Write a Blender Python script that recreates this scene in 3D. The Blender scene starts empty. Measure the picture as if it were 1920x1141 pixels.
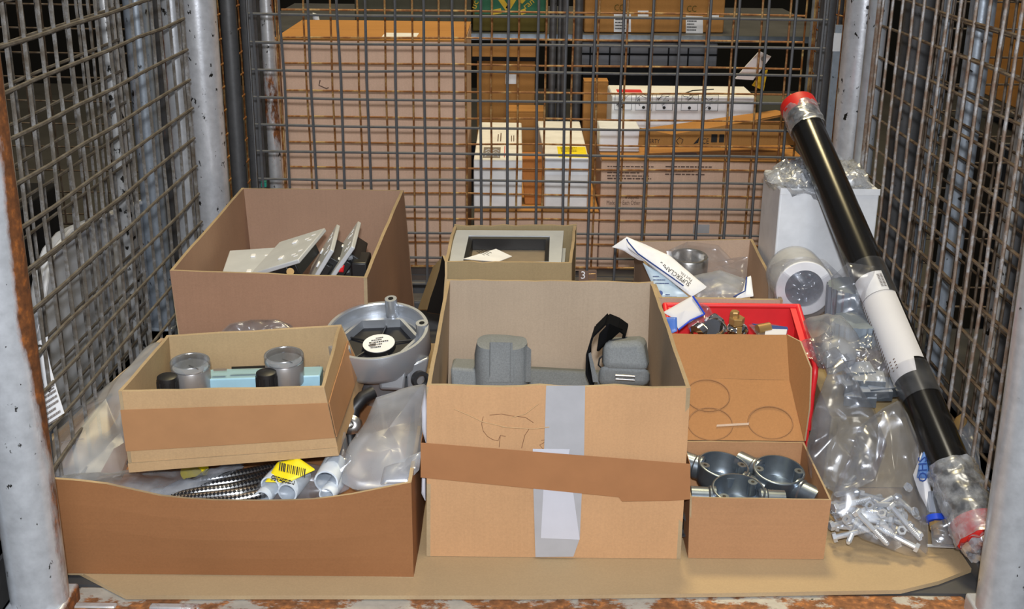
import bpy, bmesh, math, random
from mathutils import Vector as V, Matrix, noise
random.seed(7)
sc = bpy.context.scene
col = sc.collection
R = math.radians

# ---------------------------------------------------------------- camera, world, lights, exposure
cam = bpy.data.objects.new('camera', bpy.data.cameras.new('camera'))
col.objects.link(cam)
cam.data.sensor_width = 36.0
cam.data.lens = 36.0 * 2260 / 1920
cam.data.clip_start = 0.02
cam.location = (0, 0, 0.82)
cam.rotation_euler = (Matrix.Rotation(R(90 - 19.38), 4, 'X') @ Matrix.Rotation(R(0.6), 4, 'Z')).to_euler()
sc.camera = cam
sc.view_settings.view_transform = 'Standard'
sc.view_settings.look = 'None'
sc.view_settings.gamma = 1
sc.view_settings.use_curve_mapping = False
sc.view_settings.exposure = 0.0
world = bpy.data.worlds.new('warehouse_air')
sc.world = world
world.use_nodes = True
bg = world.node_tree.nodes['Background']
bg.inputs[0].default_value = (0.75, 0.82, 1.0, 1)
bg.inputs[1].default_value = 0.16
sc.cycles.transparent_max_bounces = 24


def lamp(name, loc, target, size, power, color):
    d = bpy.data.lights.new(name, 'AREA')
    d.shape = 'DISK'
    d.size = size
    d.energy = power
    d.color = color
    o = bpy.data.objects.new(name, d)
    col.objects.link(o)
    o.location = loc
    o.rotation_euler = (V(target) - V(loc)).to_track_quat('-Z', 'Y').to_euler()
    return o


lamp('camera_flash', (0.004, -0.05, 0.935), (0.02, 1.7, 0.15), 0.05, 23.5, (0.93, 0.96, 1.0))
lamp('door_daylight', (0.3, -3.2, 2.6), (0, 1.8, 0.2), 2.2, 70, (0.9, 0.95, 1.0))
lamp('high_bay_lamp', (0.3, 3.3, 4.2), (0.2, 2.6, 0), 0.9, 125, (1.0, 0.82, 0.45))
lamp('high_bay_lamp', (0.2, 0.9, 4.2), (0.1, 1.2, 0), 0.9, 40, (1.0, 0.92, 0.74))


# ---------------------------------------------------------------- materials
def S(r, g, b):
    f = lambda c: (c / 255 / 12.92) if c / 255 < .04045 else ((c / 255 + .055) / 1.055) ** 2.4
    return (f(r), f(g), f(b), 1)


class NT:
    def __init__(s, name):
        s.m = bpy.data.materials.new(name)
        s.m.use_nodes = True
        s.t = s.m.node_tree
        s.b = s.t.nodes['Principled BSDF']
        s.out = s.t.nodes['Material Output']

    def n(s, typ, **kw):
        o = s.t.nodes.new(typ)
        for k, v in kw.items():
            if k[0] == 'i' and k[1:].isdigit():
                s.put(o.inputs[int(k[1:])], v)
            else:
                setattr(o, k, v)
        return o

    def put(s, inp, v):
        if isinstance(v, bpy.types.NodeSocket):
            s.t.links.new(v, inp)
        elif isinstance(v, bpy.types.Node):
            s.t.links.new(v.outputs[0], inp)
        else:
            inp.default_value = v

    def P(s, **kw):
        for k, v in kw.items():
            s.put(s.b.inputs[k.replace('_', ' ')], v)
        return s

    def noise(s, scale, detail=4, rough=.6, vec=None):
        o = s.n('ShaderNodeTexNoise')
        o.inputs['Scale'].default_value = scale
        o.inputs['Detail'].default_value = detail
        o.inputs['Roughness'].default_value = rough
        s.put(o.inputs['Vector'], vec if vec is not None else s.co())
        return o.outputs[0]

    def co(s):
        if not hasattr(s, '_co'):
            s._co = s.n('ShaderNodeTexCoord').outputs['Object']
        return s._co

    def scaled(s, sc3):
        o = s.n('ShaderNodeMapping')
        s.put(o.inputs[0], s.co())
        o.inputs['Scale'].default_value = sc3
        return o.outputs[0]

    def ramp(s, fac, stops):
        o = s.n('ShaderNodeValToRGB')
        s.put(o.inputs[0], fac)
        e = o.color_ramp.elements
        while len(e) < len(stops):
            e.new(0.5)
        for k, (p, c) in zip(e, stops):
            k.position = p
            k.color = c if len(c) == 4 else (*c, 1)
        return o.outputs[0]

    def mix(s, fac, a, b):
        o = s.n('ShaderNodeMix', data_type='RGBA')
        s.put(o.inputs[0], fac)
        s.put(o.inputs[6], a)
        s.put(o.inputs[7], b)
        return o.outputs[2]

    def bump(s, h, strength=.3, dist=.001):
        o = s.n('ShaderNodeBump')
        o.inputs['Strength'].default_value = strength
        o.inputs['Distance'].default_value = dist
        s.put(o.inputs['Height'], h)
        s.P(Normal=o.outputs[0])
        return s


def sh(c, k):
    return (min(c[0] * k, 1), min(c[1] * k, 1), min(c[2] * k, 1), 1)


def plain(name, c, rough=.6, metal=0, spec=.5, var=.08, scale=30):
    t = NT(name)
    t.P(Base_Color=t.ramp(t.noise(scale), [(.3, sh(c, 1 - var)), (.7, sh(c, 1 + var))]), Roughness=rough, Metallic=metal)
    t.b.inputs['Specular IOR Level'].default_value = spec
    return t.m


def card(name, c, var=.1, flute='X'):
    t = NT(name)
    big = t.ramp(t.noise(7, 5), [(.3, sh(c, 1 - var)), (.7, sh(c, 1 + var * .7))])
    k = (260, 260, 6) if flute == 'X' else (6, 6, 260)
    fl = t.noise(1, 2, .5, t.scaled(k))
    fine = t.noise(420, 2)
    a = t.mix(.09, big, t.ramp(fl, [(.3, sh(c, .7)), (.7, sh(c, 1.25))]))
    a = t.mix(.14, a, t.ramp(fine, [(.3, sh(c, .6)), (.7, sh(c, 1.3))]))
    t.P(Base_Color=a, Roughness=.82)
    t.b.inputs['Specular IOR Level'].default_value = .25
    t.bump(fl, .10, .0006)
    return t.m


def paintmetal(name, c, rust=.5, chips=.33, metal=.42, rough=.3, rustc=(.17, .055, .012), stretch=(9, 9, 3), edge=None):
    """silver paint with rust patches and dark chips; a smaller rust number means more rust"""
    t = NT(name)
    base = t.ramp(t.noise(60, 3), [(.3, sh(c, .86)), (.7, sh(c, 1.1))])
    rn = t.noise(1, 9, .68, t.scaled(stretch))
    if edge:
        # wear strip: rust creeping in from one side of the tube (x offset, half width, direction)
        sx = t.n('ShaderNodeSeparateXYZ')
        t.put(sx.inputs[0], t.co())
        e1 = t.n('ShaderNodeMath', operation='SUBTRACT', i0=sx.outputs[0], i1=edge[0])
        e2 = t.n('ShaderNodeMath', operation='MULTIPLY', i0=e1, i1=edge[2] * .42 / edge[1])
        rn = t.n('ShaderNodeMath', operation='MULTIPLY_ADD', i0=rn, i1=.42, i2=e2).outputs[0]
    rm = t.ramp(rn, [(rust, (0, 0, 0)), (rust + .05, (1, 1, 1))])
    rcol = t.ramp(t.noise(90, 4), [(.3, (*[x * .45 for x in rustc], 1)), (.55, (*rustc, 1)), (.75, (rustc[0] * 2.3, rustc[1] * 2.2, rustc[2] * 1.6, 1))])
    a = t.mix(rm, base, rcol)
    ch = t.ramp(t.noise(1, 5, .6, t.scaled((80, 80, 52))), [(chips - .02, (1, 1, 1)), (chips + .01, (0, 0, 0))])
    a = t.mix(ch, a, (.02, .018, .016, 1))
    dm = t.mix(rm, (metal, metal, metal, 1), (0, 0, 0, 1))
    t.P(Base_Color=a, Metallic=dm, Roughness=t.mix(rm, (rough, rough, rough, 1), (.85, .85, .85, 1)))
    t.bump(t.noise(120, 5), .25, .0008)
    return t.m


def clear(name, tint=(.88, .89, .91), milk=.10, gloss=.06, rough=.2, scale=24, bump=.3, dist=.004):
    """thin clear polythene: mostly see-through, glossy creases, a little milky"""
    t = NT(name)
    h = t.noise(scale, 3, .55)
    r = t.n('ShaderNodeTexNoise', noise_dimensions='3D')
    r.noise_type = 'RIDGED_MULTIFRACTAL'
    r.inputs['Scale'].default_value = scale * .55
    r.inputs['Detail'].default_value = 2
    t.put(r.inputs['Vector'], t.co())
    bp = t.n('ShaderNodeBump')
    bp.inputs['Strength'].default_value = bump
    bp.inputs['Distance'].default_value = dist
    t.put(bp.inputs['Height'], r.outputs[0])
    tr = t.n('ShaderNodeBsdfTransparent')
    tr.inputs[0].default_value = (*tint, 1)
    gl = t.n('ShaderNodeBsdfGlossy')
    gl.inputs['Color'].default_value = (.95, .96, 1, 1)
    gl.inputs['Roughness'].default_value = rough
    t.put(gl.inputs['Normal'], bp.outputs[0])
    df = t.n('ShaderNodeBsdfDiffuse')
    df.inputs[0].default_value = (.52, .54, .58, 1)
    t.put(df.inputs['Normal'], bp.outputs[0])
    tl = t.n('ShaderNodeBsdfTranslucent')
    tl.inputs[0].default_value = (.7, .72, .75, 1)
    m0 = t.n('ShaderNodeMixShader', i0=.15, i1=df, i2=tl)
    mf = t.ramp(h, [(.35, (milk * .45,) * 3), (.7, (milk * 1.9,) * 3)])
    m1 = t.n('ShaderNodeMixShader', i0=mf, i1=tr, i2=m0)
    fr = t.n('ShaderNodeLayerWeight')
    fr.inputs[0].default_value = .28
    t.put(fr.inputs[1], bp.outputs[0])
    ff = t.n('ShaderNodeMath', operation='MULTIPLY_ADD', i0=fr.outputs[0], i1=.26, i2=gloss)
    m2 = t.n('ShaderNodeMixShader', i0=ff, i1=m1, i2=gl)
    t.put(t.out.inputs[0], m2)
    return t.m


def emboss_noise(name, c, rough, metal, nscale, strength, dist=.001, spec=.5):
    t = NT(name)
    t.P(Base_Color=c, Roughness=rough, Metallic=metal)
    t.b.inputs['Specular IOR Level'].default_value = spec
    t.bump(t.noise(nscale, 4), strength, dist)
    return t.m


def wire_mat(name, c1, c2, c3, metal=.2):
    t = NT(name)
    n1 = t.noise(1, 6, .7, t.scaled((26, 26, 26)))
    t.P(Base_Color=t.ramp(n1, [(.3, c1), (.5, c2), (.68, c3)]), Roughness=.62, Metallic=metal)
    t.bump(t.noise(300, 3), .3, .0006)
    return t.m


def fabric(name, c):
    t = NT(name)
    w = t.noise(520, 2)
    t.P(Base_Color=t.mix(.35, t.ramp(t.noise(14), [(.3, sh(c, .85)), (.7, sh(c, 1.12))]), t.ramp(w, [(.3, sh(c, .6)), (.7, sh(c, 1.35))])), Roughness=.9)
    t.b.inputs['Specular IOR Level'].default_value = .2
    t.bump(w, .35, .0006)
    return t.m


def braid(name):
    t = NT(name)
    uv = t.n('ShaderNodeTexCoord').outputs['UV']
    mp = t.n('ShaderNodeMapping')
    t.put(mp.inputs[0], uv)
    mp.inputs['Rotation'].default_value = (0, 0, R(45))
    ck = t.n('ShaderNodeTexChecker')
    t.put(ck.inputs[0], mp.outputs[0])
    ck.inputs['Scale'].default_value = 1.0
    f = ck.outputs['Fac']
    t.P(Base_Color=t.mix(f, (.012, .012, .014, 1), (.78, .79, .8, 1)), Metallic=f, Roughness=.3)
    t.bump(f, .5, .001)
    return t.m


M = dict(
    cardA=card('kraft_orange', S(193, 150, 109)), cardAi=card('kraft_pale_inside', S(176, 158, 138)),
    cardB=card('kraft_tray', S(146, 100, 64), .1, 'Z'), cardC=card('kraft_small', S(188, 154, 114)),
    cardCi=card('kraft_small_inside', S(180, 154, 118)),
    cardD=card('kraft_pink', S(158, 122, 98)), cardDi=card('kraft_pink_inside', S(166, 134, 112)),
    cardE=card('kraft_khaki', S(160, 141, 106)), cardF=card('kraft_grey', S(186, 162, 142)),
    cardH=card('kraft_brown', S(174, 130, 93), .1, 'Z'), cardL=card('kraft_lid_inside', S(164, 117, 74), .08), cardBack=card('kraft_rear', S(208, 174, 150)),
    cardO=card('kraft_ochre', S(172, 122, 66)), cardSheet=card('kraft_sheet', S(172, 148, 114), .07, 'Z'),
    edge=card('corrugated_edge', S(170, 148, 116), .3),
    cream=plain('white_board', S(226, 224, 222), .6), whiteboard=plain('white_gloss_board', S(228, 230, 234), .4),
    tape=plain('brown_tape', S(162, 112, 73), .5, 0, .4, .05), tapeC=plain('brown_tape_dull', S(172, 126, 86), .6, 0, .3, .05),
    silvertape=plain('grey_tape', S(170, 169, 172), .3, 0, .5, .06), whitetape=plain('white_tape', S(198, 198, 206), .3, 0, .6, .03),
    postfr=paintmetal('silver_post_plain', S(196, 198, 202), .66, .32), post=paintmetal('silver_painted_post', S(208, 210, 216), .64, .37), postrust=paintmetal('silver_post_rusty', S(192, 192, 194), .53, .35),
    postdark=paintmetal('dark_grey_post', S(84, 84, 86), .62, .31, .3, .5), rail=paintmetal('rusty_rail', S(180, 176, 168), .46, .29, .3, .6, (.25, .10, .035), (13, 20, 20)),
    postleft=paintmetal('silver_post_edge_rust', S(206, 209, 214), .57, .325, edge=(-.583, .033, 1)), panelleft=paintmetal('silver_tube_edge_rust', S(188, 190, 194), .46, .33, edge=(-.608, .0195, -1)), panelright=paintmetal('silver_tube_right_rust', S(188, 192, 198), .52, .33, edge=(.602, .0165, 1)),
    posttube=paintmetal('blue_grey_tube', S(172, 182, 194), .60, .35), postchip=paintmetal('chipped_white_tube', S(196, 196, 196), .62, .41),
    deck=plain('steel_deck', S(74, 74, 76), .6, .3, .5, .2, 9),
    wgrey=wire_mat('grey_wire', S(70, 71, 74), S(86, 87, 90), S(82, 76, 70)),
    wside=wire_mat('side_wire', S(84, 70, 54), S(116, 110, 102), S(170, 170, 172), .3),
    wsideh=wire_mat('side_wire_dark', S(64, 56, 48), S(88, 82, 76), S(112, 108, 104), .2), wrighth=wire_mat('right_wire_dark', S(78, 56, 38), S(104, 86, 66), S(128, 118, 104), .2),
    wdark=wire_mat('dark_rust_wire', S(52, 40, 30), S(84, 68, 52), S(120, 114, 108), .1),
    wrust=wire_mat('rusty_wire', S(82, 44, 20), S(136, 86, 40), S(196, 170, 112), .1),
    wright=wire_mat('right_wire', S(112, 66, 36), S(142, 126, 112), S(198, 204, 212), .3),
    red=plain('red_plastic', S(224, 42, 48), .38, 0, .5, .05), redfilm=plain('red_film', S(206, 34, 28), .5),
    galv=plain('galvanised', S(138, 148, 158), .3, .85, .5, .15, 60), cast=emboss_noise('cast_aluminium', S(178, 182, 188), .34, .65, 420, .12),
    steel=plain('turned_steel', S(190, 188, 184), .26, .95, .5, .06), chrome=plain('chrome', S(222, 220, 216), .1, 1, .5, .03),
    zinc=plain('zinc_plate', S(214, 218, 224), .25, .6, .5, .06), brass=plain('brass', S(184, 148, 94), .32, .55, .5, .1),
    brushed=plain('brushed_plate', S(194, 197, 200), .42, .12, .5, .05), black=plain('black_plastic', S(24, 24, 26), .45),
    blackmatt=plain('black_fabric', S(14, 14, 16), .95, 0, .1), tubeblack=plain('black_tube', S(20, 19, 18), .2, 0, .5, .1),
    dark=plain('dark_void', S(20, 20, 22), .8, 0, .2), white=plain('white_plastic', S(232, 232, 234), .45),
    bluebody=plain('pale_blue_body', S(150, 190, 208), .45), blueprint=plain('blue_print', S(28, 62, 132), .5), bluering=plain('blue_plastic', S(32, 70, 190), .4),
    ink=plain('black_ink', S(30, 28, 28), .8), greyink=plain('grey_ink', S(120, 112, 108), .8), fadedink=plain('faded_ink', S(100, 78, 66), .8), pencil=plain('pencil_mark', S(120, 84, 58), .9),
    paper=plain('white_paper', S(232, 232, 234), .7), grey=plain('grey_panel', S(176, 177, 180), .5), midgrey=plain('grey_crate', S(112, 112, 116), .6),
    yellow=plain('yellow_label', S(240, 216, 20), .5), yellowp=plain('yellow_plastic', S(214, 168, 24), .5), green=plain('green_print', S(10, 92, 58), .6), gold=plain('yellow_print', S(206, 168, 24), .6),
    olive=card('olive_board', S(92, 80, 34)), oliveg=card('grey_olive_board', S(82, 80, 66)), cuff=fabric('grey_webbing', S(124, 127, 128)), cuffd=fabric('grey_webbing_dark', S(104, 106, 107)),
    wood=card('brown_wood', S(172, 110, 56)), conc=plain('concrete_floor', S(70, 68, 66), .8, 0, .3, .2, 3), wall=plain('dark_wall', S(22, 21, 20), .9, 0, .2, .2, 2),
    clear=clear('clear_polythene'), milky=clear('milky_polythene', (.86, .87, .9), .3, .08), thin=clear('thin_film', (.95, .95, .96), .06, .05), dusty=clear('grey_polythene', (.80, .81, .84), .28, .02, .34, 10),
    bubble=clear('bubble_wrap', (.9, .91, .93), .4, .14, .2, 110, .8, .005), lens=clear('frosted_lens', (.72, .76, .82), .16, .22, .2, 8, .1), glass=clear('gauge_glass', (.9, .9, .9), .05, .12, .08, 2, .0),
    teal=plain('teal_plastic', S(20, 140, 120), .5), braid=braid('braided_hose'), translucent=plain('frosted_tube', S(214, 222, 230), .3), imprint=plain('oil_imprint', S(146, 104, 66), .8),
    gaugecase=plain('gunmetal_case', S(166, 163, 162), .32, .6), nearwhite=plain('label_white', S(204, 203, 207), .65, 0, .5, .02),
)


# ---------------------------------------------------------------- mesh helpers
class MB:
    def __init__(s):
        s.v, s.f, s.m, s.uv = [], [], [], {}

    def add(s, vs, fs, mi=0):
        o = len(s.v)
        s.v += [V(p) for p in vs]
        for k, f in enumerate(fs):
            s.f.append([i + o for i in f])
            s.m.append(mi if isinstance(mi, int) else mi[k])
        return s

    def hexa(s, p, mi=0):
        """p: bottom ring of four, top ring of four"""
        return s.add(p, [(3, 2, 1, 0), (4, 5, 6, 7), (0, 1, 5, 4), (1, 2, 6, 5), (2, 3, 7, 6), (3, 0, 4, 7)], mi)

    def box(s, x0, x1, y0, y1, z0, z1, mi=0):
        return s.hexa([(x0, y0, z0), (x1, y0, z0), (x1, y1, z0), (x0, y1, z0), (x0, y0, z1), (x1, y0, z1), (x1, y1, z1), (x0, y1, z1)], mi)

    def slab(s, p0, p1, p2, p3, t, n=(1, 1), amp=0, rag=0, seed=0, mi=(0, 1, 2)):
        """board p0 p1 p2 p3 counter-clockwise seen from its outer face; thickness t goes inward; rag wears the p3-p2 edge"""
        p0, p1, p2, p3 = map(V, (p0, p1, p2, p3))
        nrm = (p1 - p0).cross(p3 - p0).normalized()
        nx, ny = n
        A, B = [], []
        for j in range(ny + 1):
            for i in range(nx + 1):
                a, b = i / nx, j / ny
                p = (p0 * (1 - a) + p1 * a) * (1 - b) + (p3 * (1 - a) + p2 * a) * b
                if amp:
                    q = p * 9 + V((seed * 7.3, seed * 3.1, 0))
                    e = min(1, 4 * min(a, 1 - a) + .15)
                    p = p + nrm * noise.noise(q) * amp * e
                if rag and j == ny:
                    p = p + (p3 - p0).normalized() * (noise.noise(p * 30 + V((seed, 0, 0))) * rag + noise.noise(p * 120 + V((seed, 5, 0))) * rag * .6)
                A.append(p)
                B.append(p - nrm * t)
        N = len(A)
        idx = lambda i, j: j * (nx + 1) + i
        fs, ms = [], []
        for j in range(ny):
            for i in range(nx):
                a, b, c, d = idx(i, j), idx(i + 1, j), idx(i + 1, j + 1), idx(i, j + 1)
                fs += [(a, b, c, d), (d + N, c + N, b + N, a + N)]
                ms += [mi[0], mi[1]]
        rim = [idx(i, 0) for i in range(nx)] + [idx(nx, j) for j in range(ny)] + [idx(i, ny) for i in range(nx, 0, -1)] + [idx(0, j) for j in range(ny, 0, -1)]
        for k in range(len(rim)):
            a, b = rim[k], rim[(k + 1) % len(rim)]
            fs.append((b, a, a + N, b + N))
            ms.append(mi[2])
        return s.add(A + B, fs, ms)

    def tube(s, pts, r, seg=10, cap=True, mi=0, closed=False, uvs=None):
        pts = [V(p) for p in pts]
        n = len(pts)
        rr = r if isinstance(r, (list, tuple)) else [r] * n
        o = len(s.v)
        prev = None
        ln = 0
        vv = []
        for k, p in enumerate(pts):
            if closed:
                d = pts[(k + 1) % n] - pts[k - 1]
            else:
                d = pts[min(k + 1, n - 1)] - pts[max(k - 1, 0)]
            d.normalize()
            if prev is None:
                a = d.orthogonal().normalized()
            else:
                a = (prev - d * prev.dot(d)).normalized()
            prev = a
            b = d.cross(a)
            if k:
                ln += (p - pts[k - 1]).length
            vv.append(ln)
            for q in range(seg):
                t = 2 * math.pi * q / seg
                s.v.append(p + (a * math.cos(t) + b * math.sin(t)) * rr[k])
        for k in range(n if closed else n - 1):
            k2 = (k + 1) % n
            for q in range(seg):
                q2 = (q + 1) % seg
                if uvs:
                    s.uv[len(s.f)] = [(q * uvs[0] / seg, vv[k] * uvs[1]), ((q + 1) * uvs[0] / seg, vv[k] * uvs[1]), ((q + 1) * uvs[0] / seg, vv[k2] * uvs[1]), (q * uvs[0] / seg, vv[k2] * uvs[1])]
                s.f.append([o + k * seg + q, o + k * seg + q2, o + k2 * seg + q2, o + k2 * seg + q])
                s.m.append(mi)
        if cap and not closed:
            s.f.append([o + q for q in range(seg)][::-1])
            s.m.append(mi)
            s.f.append([o + (n - 1) * seg + q for q in range(seg)])
            s.m.append(mi)
        return s

    def lathe(s, prof, org=(0, 0, 0), axis=(0, 0, 1), seg=32, mi=0, closed=False, squash=1):
        org, ax = V(org), V(axis).normalized()
        a = V((1, 0, 0)) - ax * ax.x
        a = a.normalized() if a.length > .05 else ax.orthogonal().normalized()
        b = ax.cross(a)
        o = len(s.v)
        for (r, h) in prof:
            for q in range(seg):
                t = 2 * math.pi * q / seg
                s.v.append(org + ax * h + a * (math.cos(t) * r) + b * (math.sin(t) * r * squash))
        n = len(prof)
        for k in range(n if closed else n - 1):
            k2 = (k + 1) % n
            for q in range(seg):
                q2 = (q + 1) % seg
                s.f.append([o + k * seg + q, o + k * seg + q2, o + k2 * seg + q2, o + k2 * seg + q])
                s.m.append(mi)
        if not closed:
            for k, rev in ((0, True), (n - 1, False)):
                if prof[k][0] > 1e-5:
                    f = [o + k * seg + q for q in range(seg)]
                    s.f.append(f[::-1] if rev else f)
                    s.m.append(mi)
        return s

    def prism(s, poly, vec, mi=0):
        n = len(poly)
        vec = V(vec)
        p = [V(q) for q in poly]
        return s.add(p + [q + vec for q in p], [list(range(n))[::-1], list(range(n, 2 * n))] + [(i, (i + 1) % n, (i + 1) % n + n, i + n) for i in range(n)], mi)

    def bag(s, outline, bulge=.02, amp=.006, seed=0, rings=12, seg=56, scale=22, mi=0, flat=0.0):
        """closed crumpled plastic bag over an outline loop, bulging both ways along the loop's normal"""
        pts = [V(p) for p in outline]
        n = len(pts)
        L = [(pts[(i + 1) % n] - pts[i]).length for i in range(n)]
        tot = sum(L)
        loop = []
        for k in range(seg):
            d = tot * k / seg
            i = 0
            while d > L[i] and i < n - 1:
                d -= L[i]
                i += 1
            loop.append(pts[i].lerp(pts[(i + 1) % n], d / L[i]))
        c = sum(loop, V()) / seg
        nr = V()
        for i in range(seg):
            nr += (loop[i] - c).cross(loop[(i + 1) % seg] - c)
        nr.normalize()
        off = V((seed * 3.7, seed * 1.9, seed * 5.3))
        for side in (1, -1):
            o = len(s.v)
            for r in range(rings + 1):
                t = r / rings
                for k in range(seg):
                    p = c.lerp(loop[k], t)
                    h = bulge * math.sqrt(max(0, 1 - t ** 2.4))
                    q = p * scale + off + nr * side * 2
                    w = (1 - abs(noise.noise(q)) * 2.2) * amp + noise.noise(q * 2.7) * amp * .6
                    e = .35 if t > .95 else 1
                    s.v.append(p + nr * (side * h * (1 - flat if side < 0 else 1) + w * e * (1 if side > 0 else .6)))
            for r in range(rings):
                for k in range(seg):
                    k2 = (k + 1) % seg
                    f = [o + r * seg + k, o + (r + 1) * seg + k, o + (r + 1) * seg + k2, o + r * seg + k2]
                    s.f.append(f if side > 0 else f[::-1])
                    s.m.append(mi)
        return s

    def build(s, name, mats, parent=None, label=None, cat=None, group=None, smooth=40, bevel=0, org=None, kind=None, jitter=0):
        mats = mats if isinstance(mats, (list, tuple)) else [mats]
        if org is None:
            if parent is not None:
                r = parent
                while r.parent:
                    r = r.parent
                org = r.location
            else:
                xs, ys, zs = [[p[i] for p in s.v] for i in range(3)]
                org = ((min(xs) + max(xs)) / 2, (min(ys) + max(ys)) / 2, min(zs))
        org = V(org)
        me = bpy.data.meshes.new(name)
        me.from_pydata([p - org for p in s.v], [], s.f)
        for m in mats:
            me.materials.append(M[m] if isinstance(m, str) else m)
        me.polygons.foreach_set('material_index', [min(i, len(mats) - 1) for i in s.m])
        if s.uv:
            ul = me.uv_layers.new(name='UVMap')
            for p in me.polygons:
                for k, li in enumerate(p.loop_indices):
                    ul.data[li].uv = s.uv[p.index][k] if p.index in s.uv else (0, 0)
        if smooth:
            me.polygons.foreach_set('use_smooth', [True] * len(me.polygons))
            me.set_sharp_from_angle(angle=R(smooth))
        me.update()
        o = bpy.data.objects.new(name, me)
        col.objects.link(o)
        if parent is not None:
            o.parent = parent
        else:
            o.location = org
        if bevel:
            b = o.modifiers.new('bevel', 'BEVEL')
            b.width = bevel
            b.segments = 2
            b.limit_method = 'ANGLE'
        tag(o, label, cat, group, kind)
        return o


def tag(o, label=None, cat=None, group=None, kind=None):
    for k, v in (('label', label), ('category', cat), ('group', group), ('kind', kind)):
        if v:
            o[k] = v
    return o


def thing(name, label, cat, loc=(0, 0, 0), group=None):
    o = bpy.data.objects.new(name, None)
    o.empty_display_size = .02
    col.objects.link(o)
    o.location = loc
    return tag(o, label, cat, group)


def dup(o, loc=None, rot=None, label=None, parent=None):
    c = o.copy()
    col.objects.link(c)
    if parent is not None:
        c.parent = parent
    if loc is not None:
        c.location = loc
    if rot is not None:
        c.rotation_euler = rot
    if label:
        c['label'] = label
    for ch in list(o.children):
        dup(ch, parent=c)
    return c


def text(body, org, xd, yd, size, mat, parent, name='lettering', center=False, ext=.00015, squeeze=1):
    """flat raised lettering: org is the lower left corner, xd along the line, yd up"""
    cu = bpy.data.curves.new('t', 'FONT')
    cu.body = body
    cu.size = size
    cu.extrude = ext
    cu.resolution_u = 2
    if center:
        cu.align_x = 'CENTER'
    tmp = bpy.data.objects.new('t', cu)
    me = bpy.data.meshes.new_from_object(tmp)
    bpy.data.objects.remove(tmp)
    bpy.data.curves.remove(cu)
    x = V(xd).normalized()
    z = x.cross(V(yd)).normalized()
    y = z.cross(x)
    r = parent
    while r.parent:
        r = r.parent
    o0 = V(org) - r.location
    for v in me.vertices:
        p = v.co.copy()
        v.co = o0 + x * p.x * squeeze + y * p.y + z * (p.z + ext + .0002)
    me.materials.append(M[mat])
    me.name = name
    o = bpy.data.objects.new(name, me)
    col.objects.link(o)
    o.parent = parent
    return o


def textlines(org, xd, yd, w, h, n, mat, parent, name='print', seed=1):
    """rows of illegibly small print as short raised dashes"""
    rd = random.Random(seed)
    x, y = V(xd).normalized(), V(yd).normalized()
    z = x.cross(y)
    m = MB()
    for k in range(n):
        a = 0
        lw = w * rd.uniform(.6, 1)
        while a < lw:
            b = min(lw, a + rd.uniform(.03, .12) * w)
            p = V(org) - y * (h * (k + .5) / n)
            t = h / n * .38
            q = [p + x * a, p + x * b, p + x * b + y * t, p + x * a + y * t]
            m.prism([c + z * .0001 for c in q], z * .0003)
            a = b + .02 * w
    return m.build(name, mat, parent, smooth=0)


def barcode(org, xd, yd, w, h, mat, parent, seed=3, bars=16):
    rd = random.Random(seed)
    x, y = V(xd).normalized(), V(yd).normalized()
    z = x.cross(y)
    m = MB()
    for k in range(bars):
        a = w * (k + rd.uniform(0, .3)) / bars
        b = a + w / bars * rd.uniform(.25, .65)
        p = V(org)
        m.prism([p + x * a + z * .0001, p + x * b + z * .0001, p + x * b + y * h + z * .0001, p + x * a + y * h + z * .0001], z * .0003)
    return m.build('barcode', mat, parent, smooth=0)


def carton(name, label, bot, top, mats, t=.004, amp=.0015, rag=.0012, seed=0, n=8, skip=(), group=None, loc=None):
    """open carton: bot and top are four corners each, front-left, front-right, back-right, back-left"""
    b, p = [V(q) for q in bot], [V(q) for q in top]
    root = thing(name, label, 'box', loc or (b[0] + b[1] + b[2] + b[3]) / 4, group)
    nm = ['front_panel', 'right_panel', 'back_panel', 'left_panel']
    parts = {}
    for k in range(4):
        if nm[k] in skip:
            continue
        j = (k + 1) % 4
        m = MB()
        m.slab(b[k], b[j], p[j], p[k], t, (n, max(3, n // 2)), amp, rag, seed + k)
        parts[nm[k]] = m.build(nm[k], mats, root, smooth=30)
    m = MB()
    e = [V((0, 0, t * 1.2))] * 4
    c = sum(b, V()) / 4
    q = [x + (c - x).normalized() * .006 for x in b]
    m.slab(q[0] + e[0], q[1] + e[0], q[2] + e[0], q[3] + e[0], t)
    parts['bottom_panel'] = m.build('bottom_panel', mats, root, smooth=30)
    return root, parts


def solidbox(name, label, x0, x1, y0, y1, z0, z1, mats, cat='box', group=None, seam=True, bevel=.003, topmat=None):
    """closed carton with a tape-gap seam on its top"""
    root = thing(name, label, cat, ((x0 + x1) / 2, (y0 + y1) / 2, z0), group)
    m = MB()
    m.box(x0, x1, y0, y1, z0, z1 - .003)
    m.build('body', mats, root, bevel=bevel, smooth=40)
    if seam:
        ym = (y0 + y1) / 2
        for a, b in ((y0, ym - .001), (ym + .001, y1)):
            m = MB()
            m.box(x0 + .0005, x1 - .0005, a, b, z1 - .003, z1)
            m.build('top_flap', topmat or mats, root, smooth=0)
    return root


# ---------------------------------------------------------------- the setting
MB().box(-4, 4, -3.5, 6.2, -.23, -.17).build('floor', 'conc', kind='structure')
MB().box(-4, 4, 6.1, 6.2, -.17, 3.2).build('wall_back', 'wall', kind='structure')
MB().box(-4.1, -4, -3.5, 6.2, -.17, 3.2).build('wall_left', 'wall', kind='structure')
MB().box(4, 4.1, -3.5, 6.2, -.17, 3.2).build('wall_right', 'wall', kind='structure')


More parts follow.
